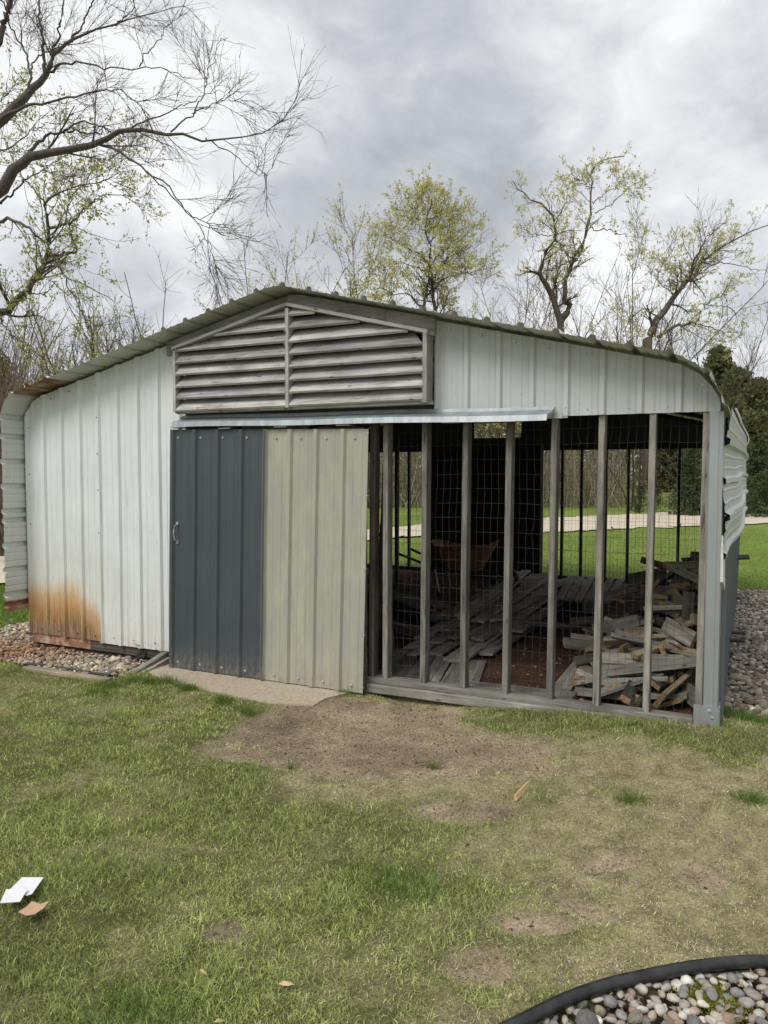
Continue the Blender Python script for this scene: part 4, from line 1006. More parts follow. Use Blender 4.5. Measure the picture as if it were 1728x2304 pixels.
# far lawn beyond the shed and at its left
n = 130000; r = 9+rng.random(n)**1.6*22; th = -YAW+rng.uniform(-.56, .54, n); x = CAM[0]+np.sin(th)*r; y = CAM[1]+np.cos(th)*r
dpoly = [tuple(p) for p in A]+[tuple(p) for p in B[::-1]]
ok = ((y > 6.9) | (x < -.35)) & ~inpoly(x, y, dpoly) & ~inpoly(x, y, BED_L) & ~inpoly(x, y, BED_R); x = x[ok]; y = y[ok]; n = len(x); b1 = rng.random((n, 1))
blades('far_lawn_grass', x, y, gz(x, y), rng.uniform(.03, .065, n), rng.uniform(.006, .013, n), rng.uniform(.2, 1.2, n), (np.array([.15, .235, .035])*(1-b1)+np.array([.27, .36, .08])*b1), 3, 'bright green mown lawn behind the shed')
# soil crumbs, dead stems and small stones on the bare patch
n = 42000; x = rng.uniform(2.9, 6.2, n); y = rng.uniform(-3.2, 0, n); dm = dirtm(x, y); ok = rng.random(n) < dm*.9+.06; x = x[ok]; y = y[ok]; n = len(x)
th = rng.random(n)*6.28; s = rng.uniform(.0015, .006, n)*(1+1.2*(rng.random(n) > .97)); hv = np.array([(1, 0, 0), (-1, 0, 0), (0, 1, 0), (0, -1, 0), (0, 0, .8), (0, 0, -.5)]); hf = np.array([(0, 2, 4), (2, 1, 4), (1, 3, 4), (3, 0, 4)])
R_ = np.stack([np.cos(th), -np.sin(th), np.sin(th), np.cos(th)], 1).reshape(-1, 2, 2); vv = np.repeat(hv[None], n, 0)*s[:, None, None]*np.array([1, .7, .7]); vv[..., :2] = np.einsum('nij,nkj->nki', R_, vv[..., :2]); vv += np.stack([x, y, gz(x, y)+s*.3], 1)[:, None]
pal = np.array([(.10, .07, .05), (.17, .12, .08), (.26, .19, .13), (.07, .05, .04), (.30, .24, .17)]); cc = np.repeat(pal[rng.integers(0, 5, n)], 6, 0)
tag(nmesh('soil_crumbs', vv.reshape(-1, 3), (np.arange(n)[:, None, None]*6+hf).reshape(-1, 3), M['vcol'], col=cc), 'brown soil crumbs scattered over the bare patch of lawn', 'soil', kind='stuff')

# ------------------------------------------------------------------ trees
def interp_poly(P, R, idx, t):
    n = P.shape[1]; s = t*(n-1); k = np.minimum(s.astype(int), n-2); u = (s-k)[:, None]
    p = P[idx, k]*(1-u)+P[idx, k+1]*u; r = R[idx, k]*(1-u[:, 0])+R[idx, k+1]*u[:, 0]; d = P[idx, k+1]-P[idx, k]; d /= np.linalg.norm(d, axis=1)[:, None]+1e-9
    return p, d, r
def grow(P, R, m, L, ang, seg, rf, g_, grav=0., wig=.25, t0=.15, t1=1., flat_=None, rmin=.003):
    """m children for every parent polyline"""
    Np = len(P); Lp = np.linalg.norm(np.diff(P, axis=1), axis=2).sum(1); n = Np*m; idx = g_.choice(Np, n, p=Lp**.7/np.sum(Lp**.7)); t = t0+(t1-t0)*g_.random(n)
    p, d, r = interp_poly(P, R, idx, t)
    rnd = g_.normal(0, 1, (n, 3)); rnd -= (rnd*d).sum(1)[:, None]*d; rnd /= np.linalg.norm(rnd, axis=1)[:, None]
    a = np.radians(g_.normal(ang, 12, n))[:, None]; dr = d*np.cos(a)+rnd*np.sin(a); Ln = L*g_.uniform(.5, 1.2, n)*(1-.45*t)
    out_ = np.zeros((n, seg+1, 3)); out_[:, 0] = p; cur = p.copy(); bend = g_.normal(0, wig*.5, (n, 3))
    for s in range(seg):
        dr = dr+bend/seg+g_.normal(0, wig, (n, 3))/seg+np.array([0, 0, grav])/seg; dr /= np.linalg.norm(dr, axis=1)[:, None]
        cur = cur+dr*(Ln/seg)[:, None]; out_[:, s+1] = cur
    r0 = np.maximum(r*rf, rmin); R2 = r0[:, None]*np.linspace(1, .35, seg+1)[None]; return out_, np.maximum(R2, rmin*.6)
def limbs(spec, conv, g_, seg=10):
    """spec: list of (pixel polyline, depth0, depth1, r0, r1) -> polylines resampled"""
    P = []; R = []
    for px, d0, d1, r0, r1 in spec:
        q = dens([(a, b_) for a, b_ in px], 5); s = np.linspace(0, 1, seg*2+1); u = np.linspace(0, 1, len(q)); xx = np.interp(s, u, q[:, 0]); yy = np.interp(s, u, q[:, 1])
        ph = g_.random()*6; dd = d0+(d1-d0)*s+.02*d0*np.sin(s*5+ph)*s
        pts = np.array([atd(*conv(a, b_), c) for a, b_, c in zip(xx, yy, dd)])
        pts += g_.normal(0, .0012, pts.shape)*d0
        kn = np.cumsum(g_.normal(0, .0009 if d0 < 20 else .0006, pts.shape), 0)*d0; kn -= s[:, None]*kn[-1]; pts += kn*(s > .12)[:, None]; P.append(pts); R.append(r1+(r0-r1)*np.clip(1-s, 0, 1)**1.7)
    return np.array(P), np.array(R)
def leaves(P, per, size, g_, cols, spread=1., t0=.3):
    n = len(P)*per; idx = np.repeat(np.arange(len(P)), per); t = t0+(1-t0)*g_.random(n); p, d, r = interp_poly(P, np.ones(P.shape[:2]), idx, t)
    p = p+g_.normal(0, size*spread*.6, (n, 3)); a = g_.normal(0, 1, (n, 3)); a /= np.linalg.norm(a, axis=1)[:, None]; b_ = np.cross(a, g_.normal(0, 1, (n, 3))); b_ /= np.linalg.norm(b_, axis=1)[:, None]+1e-9
    s = (size*g_.uniform(.5, 1.2, n))[:, None]
    v = np.stack([p-a*s, p-b_*s*.45, p+a*s, p+b_*s*.45], 1).reshape(-1, 3); f = np.arange(n)[:, None]*4+np.arange(4)
    c0, c1 = np.array(cols[0]), np.array(cols[1]); u = g_.random((n, 1)); cc = c0*(1-u)+c1*u; cc *= (.75+.5*g_.random((n, 1)))
    return v, f, np.repeat(cc, 4, 0)
def tree_obj(name, sets, label, cat='tree', leaf=None, mats=('bark', 'twig'), group=None, ksides=(7, 5, 3, 3)):
    base = sets[0][0][0, 0]; root = empty(name, tl(base)); tag(root, label, cat, group)
    V = []; F_ = []; nb = 0
    for k, (P, R) in enumerate(sets[:2]):
        v, f = tubes(P-base, R, ksides[min(k, 3)]); V.append(v); F_.append(f+nb); nb += len(v)
    nmesh('trunk', np.concatenate(V), np.concatenate(F_), M[mats[0]], root, smooth=True)
    if len(sets) > 2:
        V = []; F_ = []; nb = 0
        for k, (P, R) in enumerate(sets[2:]): v, f = tubes(P-base, R, 3); V.append(v); F_.append(f+nb); nb += len(v)
        nmesh('twigs', np.concatenate(V), np.concatenate(F_), M[mats[1]], root)['kind'] = 'stuff'
    if leaf is not None:
        v, f, c_ = leaf; nmesh('crown', v-base, f, M['leaf'], root, col=c_)
    return root
c0 = lambda x, y: (x/1.92, y/1.92)
c7 = lambda x, y: (864+x/1.92, 300+y/1.92)
g1 = np.random.default_rng(101)
D = 9.5; U = D/1712/1.92          # metres per crop pixel
def rp(w): return w*U/2
bare = [
 ([(-520, 2600), (-500, 1900), (-440, 1400), (-330, 1050), (-160, 900), (0, 880-40), (30, 800), (90, 710), (125, 685), (200, 668), (300, 650), (420, 615), (500, 575), (580, 555), (700, 568), (800, 570), (890, 595), (1000, 580), (1100, 575), (1200, 530), (1280, 420)], D, D-1, rp(90), rp(2.5)),
 ([(-440, 1400), (-330, 900), (-150, 650), (0, 530), (60, 465), (130, 395), (185, 335), (225, 265), (250, 215), (300, 180), (380, 135), (480, 115), (600, 70), (700, 45), (800, 20)], D, D+1.2, rp(70), rp(3)),
 ([(195, 320), (260, 290), (330, 280), (450, 297), (600, 285), (720, 298), (800, 330)], D+.6, D-.4, rp(14), rp(3)),
 ([(0, 525), (60, 482), (120, 455), (200, 435), (330, 405), (420, 385), (510, 375), (560, 400), (640, 490)], D, D-1, rp(18), rp(3)),
 ([(420, 622), (500, 650), (600, 710), (700, 790), (800, 900), (880, 1000), (910, 1060), (930, 1140)], D-.3, D-1.6, rp(12), rp(2)),
 ([(640, 740), (800, 905), (900, 960), (1000, 1020), (1075, 1062)], D-.6, D-1.6, rp(6), rp(2)),
 ([(125, 683), (150, 620), (210, 585), (280, 575), (350, 578), (425, 575), (450, 550)], D, D+.5, rp(18), rp(5)),
 ([(270, 575), (340, 520), (430, 525), (500, 570), (560, 630), (660, 720)], D+.2, D-.8, rp(10), rp(2.5)),
 ([(560, 560), (680, 500), (790, 440), (900, 400), (1000, 380)], D-.3, D+.4, rp(9), rp(2)),
 ([(740, 570), (830, 490), (870, 400), (900, 300), (940, 220), (970, 160)], D-.4, D-1.2, rp(7), rp(2)),
 ([(890, 595), (960, 640), (1050, 700), (1130, 750), (1180, 720)], D-.7, D-1.2, rp(6), rp(1.8)),
 ([(830, 490), (920, 440), (1000, 430), (1090, 440)], D-.6, D-.2, rp(6), rp(2)),
 ([(190, 330), (192, 200), (182, 90), (172, -60)], D+.6, D+1.2, rp(18), rp(8)),
 ([(225, 262), (250, 150), (265, 0), (270, -60)], D+.8, D+.6, rp(12), rp(6)),
 ([(310, 175), (350, 80), (390, 0), (410, -60)], D+.8, D+1.4, rp(11), rp(6)),
 ([(480, 115), (540, 50), (580, -20)], D+1, D+.6, rp(8), rp(4)),
 ([(600, 285), (670, 200), (720, 120), (790, 40)], D, D-.6, rp(6), rp(2)),
 ([(125, 395), (128, 310), (95, 230), (45, 140), (20, 80), (10, 0)], D+.2, D+.7, rp(12), rp(6)),
 ([(-180, 640), (-60, 340), (0, 170), (18, 90), (45, 10), (60, -60)], D+.5, D+.9, rp(40), rp(22)),
 ([(130, 310), (160, 250), (220, 215), (300, 180)], D+.3, D+.8, rp(8), rp(5)),
 ([(90, 220), (110, 70), (170, 130), (220, 190)], D+.3, D+.2, rp(5), rp(3)),
 ([(0, 875), (60, 840), (150, 760), (220, 700), (300, 660)], D, D+.5, rp(12), rp(3)),
]
P0, R0 = limbs(bare, c0, g1, 12)
P1, R1 = grow(P0, R0, 7, .75, 34, 8, .32, g1, grav=.10, wig=.42, t0=.35, rmin=.0042)
P2, R2 = grow(P1, R1, 6, .55, 30, 6, .5, g1, grav=.05, wig=.38, rmin=.0026)
P3, R3 = grow(P2, R2, 3, .28, 28, 5, .7, g1, grav=.1, wig=.4, rmin=.0019)
tree_obj('bare_tree', [(P0, R0), (P1, R1), (P2, R2), (P3, R3)], 'big leafless tree whose dark limbs reach in over the sky from the left edge')
# second tree with young leaves, behind it
D = 13.; U = D/1712/1.92; g2 = np.random.default_rng(102)
bud = [
 ([(-420, 2400), (-380, 1900), (-250, 1500), (-100, 1400), (0, 1355), (60, 1310), (130, 1230), (190, 1140), (213, 1050), (215, 960), (205, 880), (260, 850), (350, 815), (430, 790), (520, 740)], D, D-.5, rp(60), rp(3)),
 ([(212, 990), (300, 960), (380, 900), (440, 860), (550, 845)], D, D-1, rp(14), rp(3)),
 ([(212, 1112), (290, 1090), (335, 1072), (305, 970), (300, 860), (320, 760)], D, D+1, rp(16), rp(4)),
 ([(-200, 1100), (-60, 990), (40, 950), (110, 972), (170, 1020), (230, 1110), (300, 1200), (400, 1250), (490, 1300)], D, D-1.5, rp(20), rp(3)),
 ([(230, 1110), (280, 1200), (350, 1330), (390, 1420)], D-1, D-1.5, rp(8), rp(3)),
 ([(70, 1285), (180, 1270), (240, 1215)], D, D+.6, rp(8), rp(3)),
 ([(-200, 900), (-60, 700), (60, 640), (160, 560), (240, 520)], D+1, D+1, rp(14), rp(3)),
 ([(-200, 800), (-80, 560), (0, 450), (40, 400)], D+1, D+1, rp(12), rp(3)),
 ([(0, 1370), (60, 1450), (120, 1540)], D, D-1, rp(8), rp(3)),
 ([(200, 880), (130, 800), (60, 700), (20, 600)], D+.4, D+1, rp(8), rp(3)),
 ([(300, 860), (400, 740), (480, 680), (560, 640)], D+.5, D+.2, rp(6), rp(2)),
]
P0, R0 = limbs(bud, c0, g2, 12); P1, R1 = grow(P0, R0, 13, 1.3, 48, 6, .4, g2, grav=.25, wig=.6, t0=.25, rmin=.005); P2, R2 = grow(P1, R1, 5, .6, 40, 4, .6, g2, grav=.3, wig=.5, rmin=.004)
lf = leaves(P2, 9, .034, g2, ((.26, .30, .07), (.50, .50, .16)), 1.3)
tree_obj('budding_tree', [(P0, R0), (P1, R1), (P2, R2)], 'crooked dark tree with fresh yellow-green leaf tufts at the left above the roof', leaf=lf)

# three trees rising over the right roof slope
def far_tree(name, spec, D, label, seed, m1, L1, m2, L2, per, ls, cols, r1=.012, m3=0, L3=.5):
    g_ = np.random.default_rng(seed); P0, R0 = limbs(spec, c7, g_, 10); P1, R1 = grow(P0, R0, m1, L1, 48, 6, .42, g_, grav=.35, wig=.6, t0=.25, rmin=r1); P2, R2 = grow(P1, R1, m2, L2, 42, 4, .6, g_, grav=.35, wig=.5, rmin=r1*.8)
    sets = [(P0, R0), (P1, R1), (P2, R2)]; src = P2
    if m3: P3, R3 = grow(P2, R2, m3, L3, 40, 3, .7, g_, grav=.3, wig=.5, rmin=r1*.65); sets.append((P3, R3)); src = P3
    lf = leaves(src, per, ls, g_, cols, 1.2) if per else None
    return tree_obj(name, sets, label, leaf=lf, mats=('barkfar', 'twig'))
D = 38.; U = D/1712/1.92
def R_(w): return w*U/2
yel = ((.46, .45, .13), (.72, .68, .28)); pale = ((.50, .49, .17), (.74, .72, .33))
far_tree('leafy_tree', [([(190, 1500), (200, 1150), (218, 800), (212, 700), (200, 600), (190, 480), (185, 380), (205, 290)], D, D, R_(30), R_(4)), ([(195, 1100), (165, 790), (185, 690), (207, 620)], D, D, R_(26), R_(8)),
  ([(205, 640), (250, 570), (320, 520), (410, 480)], D, D-1, R_(9), R_(2)), ([(208, 650), (290, 620), (410, 590)], D, D+1, R_(8), R_(2)), ([(195, 560), (130, 510), (60, 470), (0, 430)], D, D-1, R_(8), R_(2)), ([(190, 450), (130, 380), (70, 350)], D, D+1, R_(6), R_(2)),
  ([(190, 480), (260, 400), (330, 370)], D, D+1, R_(6), R_(2)), ([(170, 760), (110, 690), (30, 690), (-20, 640)], D, D-1, R_(9), R_(2)), ([(200, 600), (90, 560), (20, 560)], D, D+1, R_(6), R_(2)), ([(186, 380), (160, 330), (140, 300)], D, D, R_(4), R_(2)), ([(186, 400), (240, 340), (280, 340)], D, D, R_(4), R_(2)), ([(200, 560), (300, 470), (360, 440)], D, D+1, R_(5), R_(2))],
  D, 'round-crowned tree dense with yellow-green leaves above the middle of the roof', 201, 13, 2.1, 6, 1.1, 7, .075, yel, r1=.009, m3=2, L3=.7)
far_tree('forked_tree', [([(765, 1500), (765, 1200), (768, 870), (760, 810), (720, 700), (682, 640), (670, 600), (700, 520), (735, 440), (735, 370), (700, 320), (640, 290), (590, 250), (560, 205)], D, D-1, R_(44), R_(4)),
  ([(768, 810), (802, 745), (780, 700), (790, 620), (820, 545), (860, 480), (890, 400), (905, 330), (900, 230), (905, 165), (960, 112), (1045, 105)], D, D+1, R_(30), R_(4)), ([(670, 600), (740, 580), (812, 548)], D, D+.5, R_(6), R_(4)), ([(820, 545), (780, 500), (738, 450)], D, D-1, R_(6), R_(3)),
  ([(890, 410), (980, 420), (1060, 440), (1120, 455)], D, D+1, R_(5), R_(2)), ([(905, 340), (1000, 290), (1075, 215)], D, D-1, R_(5), R_(2)), ([(735, 440), (650, 440), (590, 400)], D, D+1, R_(5), R_(2)), ([(735, 380), (790, 300), (800, 230)], D, D, R_(5), R_(2)), ([(905, 240), (850, 200), (810, 170)], D, D, R_(4), R_(2)), ([(900, 300), (980, 240), (1040, 190)], D, D, R_(4), R_(2))],
  D, 'tall forked tree with sparse young leaves reaching highest over the right roof slope', 202, 13, 1.6, 6, .8, 7, .07, pale, r1=.008, m3=1, L3=.5)
far_tree('leaning_tree', [([(1150, 1500), (1130, 1200), (1140, 920), (1160, 860), (1200, 790), (1250, 710), (1320, 630), (1370, 570), (1430, 510), (1520, 460), (1600, 420), (1700, 390)], D, D+1, R_(60), R_(4)), ([(1315, 635), (1350, 540), (1400, 450), (1480, 385)], D, D-1, R_(14), R_(3)),
  ([(1180, 880), (1260, 830), (1340, 820), (1400, 740), (1460, 700)], D, D-1, R_(18), R_(3)), ([(1380, 560), (1520, 570), (1660, 600)], D, D+1, R_(6), R_(2)), ([(1200, 800), (1120, 760), (1060, 800), (1030, 880)], D, D, R_(7), R_(2)), ([(1250, 710), (1230, 600), (1240, 480)], D, D+1, R_(6), R_(2)), ([(1340, 820), (1440, 850), (1520, 900)], D, D+1, R_(6), R_(2)), ([(1400, 740), (1500, 760), (1520, 800)], D, D, R_(5), R_(2)), ([(1260, 700), (1180, 640), (1120, 560)], D, D+1, R_(5), R_(2))],
  D, 'rightmost tree leaning to the right with leafy upper branches and bare lower ones', 203, 14, 1.8, 6, .85, 7, .07, pale, r1=.008, m3=1, L3=.5)

# simple generated trees (bushes and saplings behind the shed)
def wild(px, dist, height, label, seed, name='bare_sapling', lean=0., stems=4, per=0, ls=.06, cols=pale, fan=.35, m1=7, m2=5, tw=.008, r0=.05, group=None, cat='tree', m3=0):
    g_ = np.random.default_rng(seed); b0 = atd(px, 1152, dist); b0[2] = GZ; seg = 10; P = []; R = []
    for s in range(stems):
        a = g_.random()*6.28; d = np.array([math.cos(a)*fan*g_.uniform(.2, 1)+lean*_r0[0], math.sin(a)*fan*g_.uniform(.2, 1)+lean*_r0[1], 1.]); cur = b0+np.array([g_.normal(0, .15), g_.normal(0, .15), 0]); pts = [cur]; L = height*g_.uniform(.75, 1.05)
        for k in range(seg):
            d = d+g_.normal(0, .10, 3)*np.array([1, 1, .4]); d /= np.linalg.norm(d); cur = cur+d*L/seg; pts.append(cur)
        P.append(pts); R.append(np.linspace(r0*g_.uniform(.7, 1.2), .012, seg+1))
    P = np.array(P); R = np.array(R); P1, R1 = grow(P, R, m1, height*.26, 32, 5, .42, g_, grav=.45, wig=.4, t0=.3, rmin=tw*1.3); P2, R2 = grow(P1, R1, m2, height*.12, 35, 4, .6, g_, grav=.4, wig=.4, rmin=tw)
    sets = [(P, R), (P1, R1), (P2, R2)]; src = P2
    if m3: P3, R3 = grow(P2, R2, m3, height*.07, 38, 3, .7, g_, grav=.3, wig=.4, rmin=tw*.8); sets.append((P3, R3)); src = P3
    lf = leaves(src, per, ls, g_, cols, 1.2) if per else None
    return tree_obj(name, sets, label, cat, lf, ('barkfar', 'twig'), group)
def wh(py, dist): return (1065-py)*dist/1712+1.66
wild(185, 24, wh(640, 24), 'bushy budding tree with a reddish top left of the roof slope', 301, 'budding_sapling', stems=5, per=3, ls=.045, cols=((.24, .23, .06), (.36, .30, .12)), fan=.22, m1=16, m2=7, r0=.09)
wild(120, 30, wh(700, 30), 'greenish young tree behind the left end of the roof', 302, 'budding_sapling', stems=4, per=3, ls=.05, fan=.2, m1=14, m2=6)
wild(275, 26, wh(690, 26), 'slim leafless sapling with a short forked stem behind the left roof slope', 303, stems=4, fan=.25, m1=8, m2=4)
wild(345, 28, wh(645, 28), 'fan-shaped leafless shrub showing above the left roof slope', 304, 'bare_shrub', stems=9, fan=.5, m1=7, m2=4, cat='shrub')
wild(425, 32, wh(690, 32), 'reddish brown twiggy tree behind the left roof slope', 305, stems=6, fan=.4, m1=12, m2=7, m3=1, per=1, ls=.04, cols=((.26, .17, .13), (.34, .24, .18)))
wild(40, 22, wh(820, 22), 'leafless twiggy tree behind the left corner of the shed', 306, stems=6, fan=.4, m1=12, m2=6, m3=1)
wild(690, 34, wh(575, 34), 'slender budding tree just right of the roof peak', 307, 'budding_sapling', stems=4, fan=.4, m1=9, m2=5, per=4, ls=.075, cols=pale)
wild(635, 36, wh(590, 36), 'leftmost airy tree with pale young leaves above the roof peak', 316, 'budding_sapling', stems=5, fan=.5, m1=10, m2=6, per=5, ls=.07, cols=pale)
wild(760, 35, wh(575, 35), 'airy yellow-green tree between the peak and the round tree', 317, 'leafy_sapling', stems=6, fan=.5, m1=12, m2=6, per=5, ls=.07, cols=yel)
wild(830, 36, wh(560, 36), 'broad yellow-green tree behind the peak side of the roof', 308, 'leafy_sapling', stems=6, fan=.45, m1=14, m2=7, per=6, ls=.08, cols=yel)
wild(1085, 40, wh(650, 40), 'low twiggy tree between the round tree and the forked tree', 309, stems=6, fan=.4, m1=12, m2=7, m3=1, per=1, ls=.05, cols=pale)
wild(1170, 36, wh(665, 36), 'low yellow-green bush in front of the forked tree', 310, 'leafy_sapling', stems=7, fan=.45, m1=14, m2=7, per=6, ls=.075, cols=yel)
wild(1370, 44, wh(530, 44), 'tall fan of fine bare twigs right behind the forked tree', 311, stems=9, fan=.35, m1=14, m2=7, m3=1, tw=.010)
wild(1180, 46, wh(520, 46), 'pale bare tree left behind the forked tree', 312, stems=7, fan=.4, m1=14, m2=7, m3=1, tw=.009)
wild(1430, 34, wh(650, 34), 'small budding tree left of the leaning tree', 313, 'budding_sapling', stems=6, fan=.5, m1=10, m2=6, per=3, ls=.06)
wild(1560, 42, wh(680, 42), 'tangled bare bush under the leaning tree', 314, 'bare_shrub', stems=8, fan=.5, m1=12, m2=7, m3=1, cat='shrub')
wild(1010, 38, wh(690, 38), 'low leafy bush at the foot of the round tree', 315, 'leafy_sapling', stems=6, fan=.45, m1=10, m2=6, per=4, ls=.07, cols=yel)

# thicket: brown stems beyond the driveway
def thicket(name, label, n, fn, hmin, hmax, cols, seed, r=.012):
    g_ = np.random.default_rng(seed); x, y = fn(g_, n); seg = 4; P = np.zeros((n, seg+1, 3)); cur = np.stack([x, y, np.full(n, GZ)], 1); P[:, 0] = cur; h = g_.uniform(hmin, hmax, n)
    d = np.stack([g_.normal(0, .22, n), g_.normal(0, .22, n), np.ones(n)], 1)
    for s in range(seg):
        d = d+g_.normal(0, .16, (n, 3))*np.array([1, 1, 0]); d /= np.linalg.norm(d, axis=1)[:, None]; cur = cur+d*(h/seg)[:, None]; P[:, s+1] = cur
    R = np.linspace(1.3, .4, seg+1)[None]*g_.uniform(.6, 1.5, n)[:, None]*r
    P1, R1 = grow(P, R, 3, (hmin+hmax)*.22, 35, 2, .6, g_, grav=.3, wig=.4, rmin=r*.45)
    v, f = tubes(P, R, 3); v1, f1 = tubes(P1, R1, 3); V = np.concatenate([v, v1]); F_ = np.concatenate([f, f1+len(v)])
    c0_, c1_ = map(np.array, cols); u = np.concatenate([np.repeat(g_.random(n), (seg+1)*3), np.repeat(g_.random(len(P1)), 9)])[:, None]
    o = nmesh(name, V, F_, M['vcol'], col=c0_*(1-u)+c1_*u); return tag(o, label, 'brushwood', kind='stuff')
def sect(a0, a1, r0, r1):
    def fn(g_, n):
        px = g_.uniform(a0, a1, n); d = g_.uniform(r0, r1, n); dr = np.stack([_fw[0]+_r[0]*(px-864)/FPX, _fw[1]+_r[1]*(px-864)/FPX], 1); p = CAM[:2]+dr*d[:, None]; return p[:, 0], p[:, 1]
    return fn
thicket('thicket', 'dense grey-brown brushwood thicket beyond the driveway behind the shed', 3600, sect(-260, 1400, 36, 50), 2.0, 4.6, ((.22, .19, .13), (.42, .37, .26)), 401, .016)
thicket('thicket', 'taller bare brushwood at the far left beside the shed', 700, sect(-160, 120, 15, 26), 2.5, 6.0, ((.12, .09, .065), (.23, .18, .13)), 402, .013)
n = 9000; g_ = np.random.default_rng(403); x, y = sect(-260, 1420, 36, 50)(g_, n); z = GZ+g_.random(n)**1.6*5.0; p = np.stack([x, y, z], 1); a = g_.normal(0, 1, (n, 3)); a /= np.linalg.norm(a, axis=1)[:, None]; b_ = np.cross(a, g_.normal(0, 1, (n, 3))); b_ /= np.linalg.norm(b_, axis=1)[:, None]; s = g_.uniform(.05, .14, n)[:, None]
u = g_.random((n, 1)); cc = np.where(g_.random((n, 1)) < .55, np.array([.30, .30, .09])*(.6+.7*u), np.array([.27, .20, .13])*(.6+.7*u))
tag(nmesh('undergrowth', np.stack([p-a*s, p-b_*s*.5, p+a*s, p+b_*s*.5], 1).reshape(-1, 3), np.arange(n)[:, None]*4+np.arange(4), M['leaf'], col=np.repeat(cc, 4, 0)), 'sprouting leaves and dead leaves hanging in the brushwood', 'undergrowth', kind='stuff')

# conifers
def conifer(px, dist, height, width, label, seed, name='spruce_tree', c0_=(.045, .07, .03), c1_=(.13, .175, .075), nb=None, round_=0., base=GZ, per=26, tip=None, crownbase=.06):
    g_ = np.random.default_rng(seed); b0 = atd(px, 1152, dist); b0[2] = base; root = empty(name, tl(b0)); tag(root, label, 'tree')
    mb = MB(); mb.tube([(0, 0, 0), (0, 0, height*.5), (0, 0, height*.98)], [height*.018, height*.011, .01], 6); mb.build('trunk', M['barkfar'], root)
    nb = nb or int(height*75); t = g_.random(nb)**(.85 if round_ else 1.35)*(1-crownbase)+(crownbase if round_ else .01); a = g_.random(nb)*6.28
    prof_ = (1-t)**(.85-.45*round_)*(1 if not round_ else np.sqrt(np.clip((t-crownbase+.05)*4, 0, 1))); L = width/2*prof_*g_.uniform(.65, 1.12, nb)+.06
    d = np.stack([np.cos(a), np.sin(a), g_.normal(.12+.5*round_*0, .14, nb)], 1); P = np.zeros((nb, 4, 3)); P[:, 0, 2] = t*height
    for s in range(3): P[:, s+1] = P[:, s]+d*(L/3)[:, None]; d = d+np.array([0, 0, -.16+.22*(s == 1)])
    v, f, c_ = leaves(P, per, max(.06, height*.026) if not round_ else height*.022, g_, (c0_, c1_), 1.6, .12)
    nmesh('crown', v, f, M['leaf'], root, col=c_)
    if True:
        v, f = tubes(P, np.full((nb, 4), height*.0022), 3); nmesh('branches', v, f, M['barkfar'], root)
    return root
conifer(1705, 31, wh(985, 31), 2.2, 'upper pointed young spruce at the right edge beyond the driveway', 501, tip=1)
conifer(1712, 29, wh(1062, 29), 3.0, 'low wide spruce with spreading branches beside the driveway at the right edge', 502)
conifer(1552, 30, wh(1000, 30), 1.9, 'dense spruce seen through the mesh beside the corner stud', 503)
conifer(1440, 31, wh(1092, 31), .85, 'small round evergreen bush left of the dense spruce', 504, 'evergreen_bush', round_=.8, per=40)
conifer(1478, 33, wh(1100, 33), .7, 'smaller evergreen bush right beside the round one', 505, 'evergreen_bush', round_=.8, per=40)
for k, (px, dist, py, wd, lb) in enumerate(((1610, 66, 795, 5.5, 'tall dark pine tree rising just behind the shed corner'), (1655, 62, 840, 6, 'broad green pine tree in the woods right of the shed corner'), (1700, 60, 862, 6, 'pine tree with a rounded top near the right edge'), (1745, 58, 900, 6.5, 'dark pine tree cut by the right edge'), (1640, 56, 905, 5, 'lower dark pine in front of the taller ones'),
        (1690, 54, 930, 5.5, 'low spreading pine at the edge of the woods'), (1570, 70, 880, 6, 'dark pine behind the right eave'), (1500, 68, 935, 6, 'dark pine hidden mostly by the roof, seen through the mesh'), (1800, 60, 850, 7, 'tall pine beyond the right edge of the woods'))):
    conifer(px, dist, wh(py, dist), wd, lb, 520+k, 'pine_tree', (.08, .095, .04), (.22, .24, .10), nb=420, round_=1., per=30, crownbase=.04)
conifer(5, 34, wh(815, 34), 3.4, 'dark pine tree at the far left edge behind the eave', 540, 'pine_tree', (.06, .07, .03), (.15, .165, .07), nb=300, round_=.8, per=30)
conifer(-60, 36, wh(870, 36), 3.6, 'shorter dark pine outside the left eave', 541, 'pine_tree', (.06, .07, .03), (.15, .165, .07), nb=240, round_=.8, per=30)
# distant wood as one mass on rising land
n = 46000; g_ = np.random.default_rng(560); x, y = sect(-900, 2600, 78, 105)(g_, n); hmax = 6+4*fbm(x, y, .08, 60)+2.5*fbm(x, y, .3, 61); z = GZ+g_.random(n)**.7*hmax; p = np.stack([x, y, z], 1); a = g_.normal(0, 1, (n, 3)); a /= np.linalg.norm(a, axis=1)[:, None]; b_ = np.cross(a, g_.normal(0, 1, (n, 3))); b_ /= np.linalg.norm(b_, axis=1)[:, None]; s = g_.uniform(.25, .6, n)[:, None]
u = g_.random((n, 1)); m_ = (fbm(x, y, .12, 62) > .5)[:, None]; cc = np.where(m_, np.array([.19, .16, .10])*(.6+.8*u), np.array([.15, .17, .065])*(.6+.8*u))
tag(nmesh('far_wood', np.stack([p-a*s, p-b_*s*.5, p+a*s, p+b_*s*.5], 1).reshape(-1, 3), np.arange(n)[:, None]*4+np.arange(4), M['leaf'], col=np.repeat(cc, 4, 0)), 'far brown and green wood closing the view behind everything', 'wood', kind='stuff')
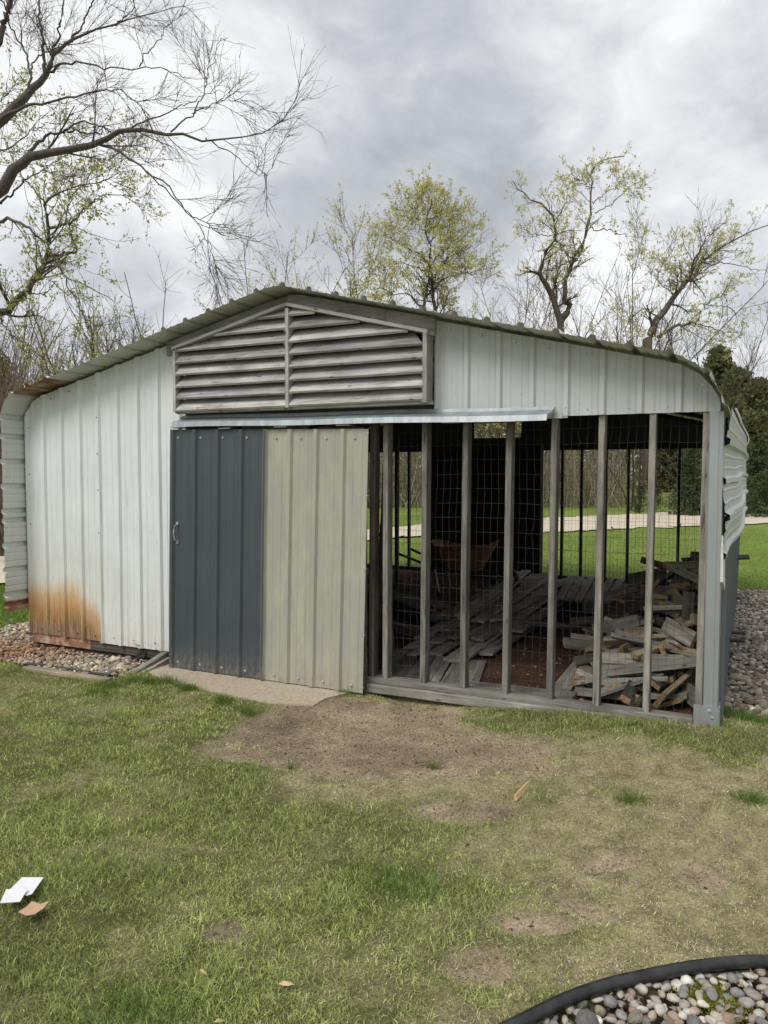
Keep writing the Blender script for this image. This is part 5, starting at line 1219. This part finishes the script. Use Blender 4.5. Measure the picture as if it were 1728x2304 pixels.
# small weed beside the plastic scrap
g_ = np.random.default_rng(601); c = onp(341, 1484, 2, -.12); n = 34; P = np.zeros((n, 4, 3)); P[:, 0] = c+g_.normal(0, .01, (n, 3))*np.array([1, 1, 0]); d = np.stack([g_.normal(0, .6, n), g_.normal(0, .5, n), np.ones(n)], 1)
for s in range(3): P[:, s+1] = P[:, s]+d*.05*g_.uniform(.6, 1.2, (n, 1)); d = d+g_.normal(0, .25, (n, 3))
root = empty('weed', tl(c)); tag(root, 'dark green weed growing at the wall beside the black plastic', 'weed')
v, f = tubes(P-c, np.full((n, 4), .0016), 3); nmesh('stems', v, f, M['barkfar'], root); v, f, c_ = leaves(P-c, 9, .012, g_, ((.03, .06, .015), (.09, .14, .04)), .8); nmesh('leaves', v, f, M['leaf'], root, col=c_)

# moss and soil between the near stones
g_ = np.random.default_rng(620); cs = [onp(a_, b2, 2, -.15)[:2] for a_, b2 in ((1590, 2230), (1610, 2262), (1560, 2240), (1640, 2270))]
n = 5200; k = g_.integers(0, len(cs), n); p = np.array(cs)[k]+g_.normal(0, .035, (n, 2)); p = np.column_stack([p, np.full(n, -.150)+g_.random(n)*.018]); a = g_.normal(0, 1, (n, 3)); a[:, 2] = np.abs(a[:, 2])+.6; a /= np.linalg.norm(a, axis=1)[:, None]; b_ = np.cross(a, g_.normal(0, 1, (n, 3))); b_ /= np.linalg.norm(b_, axis=1)[:, None]; s_ = g_.uniform(.003, .007, n)[:, None]; u = g_.random((n, 1))
tag(nmesh('moss', np.stack([p-a*s_, p-b_*s_*.4, p+a*s_, p+b_*s_*.4], 1).reshape(-1, 3), np.arange(n)[:, None]*4+np.arange(4), M['blade'], col=np.repeat(np.array([.13, .14, .02])*(1-u)+np.array([.34, .33, .05])*u, 4, 0)), 'yellow-green moss growing between the near stones', 'moss', kind='stuff')
n = 1500; bb = np.array(BED_F); p = g_.uniform((5.2, -3.2), (6.4, -2.1), (n, 2)); p = p[inpoly(p[:, 0], p[:, 1], BED_F)]; n = len(p); p = np.column_stack([p, -.155+g_.random(n)*.035]); th = g_.random(n)*6.28; L_ = g_.uniform(.004, .016, n)*(1+2*(g_.random(n) > .93)); a = np.stack([np.cos(th)*L_, np.sin(th)*L_, g_.normal(0, .003, n)], 1); b_ = np.stack([-np.sin(th)*L_*.3, np.cos(th)*L_*.3, g_.normal(0, .002, n)], 1)
pal = np.array([(.13, .09, .06), (.30, .22, .14), (.20, .15, .10), (.42, .34, .22)])
tag(nmesh('leaf_bits', np.stack([p-a, p-b_, p+a, p+b_], 1).reshape(-1, 3), np.arange(n)[:, None]*4+np.arange(4), M['vcol'], col=np.repeat(pal[g_.integers(0, 4, n)], 4, 0)), 'dry leaf bits and bark crumbs between the near stones', 'litter', kind='stuff')
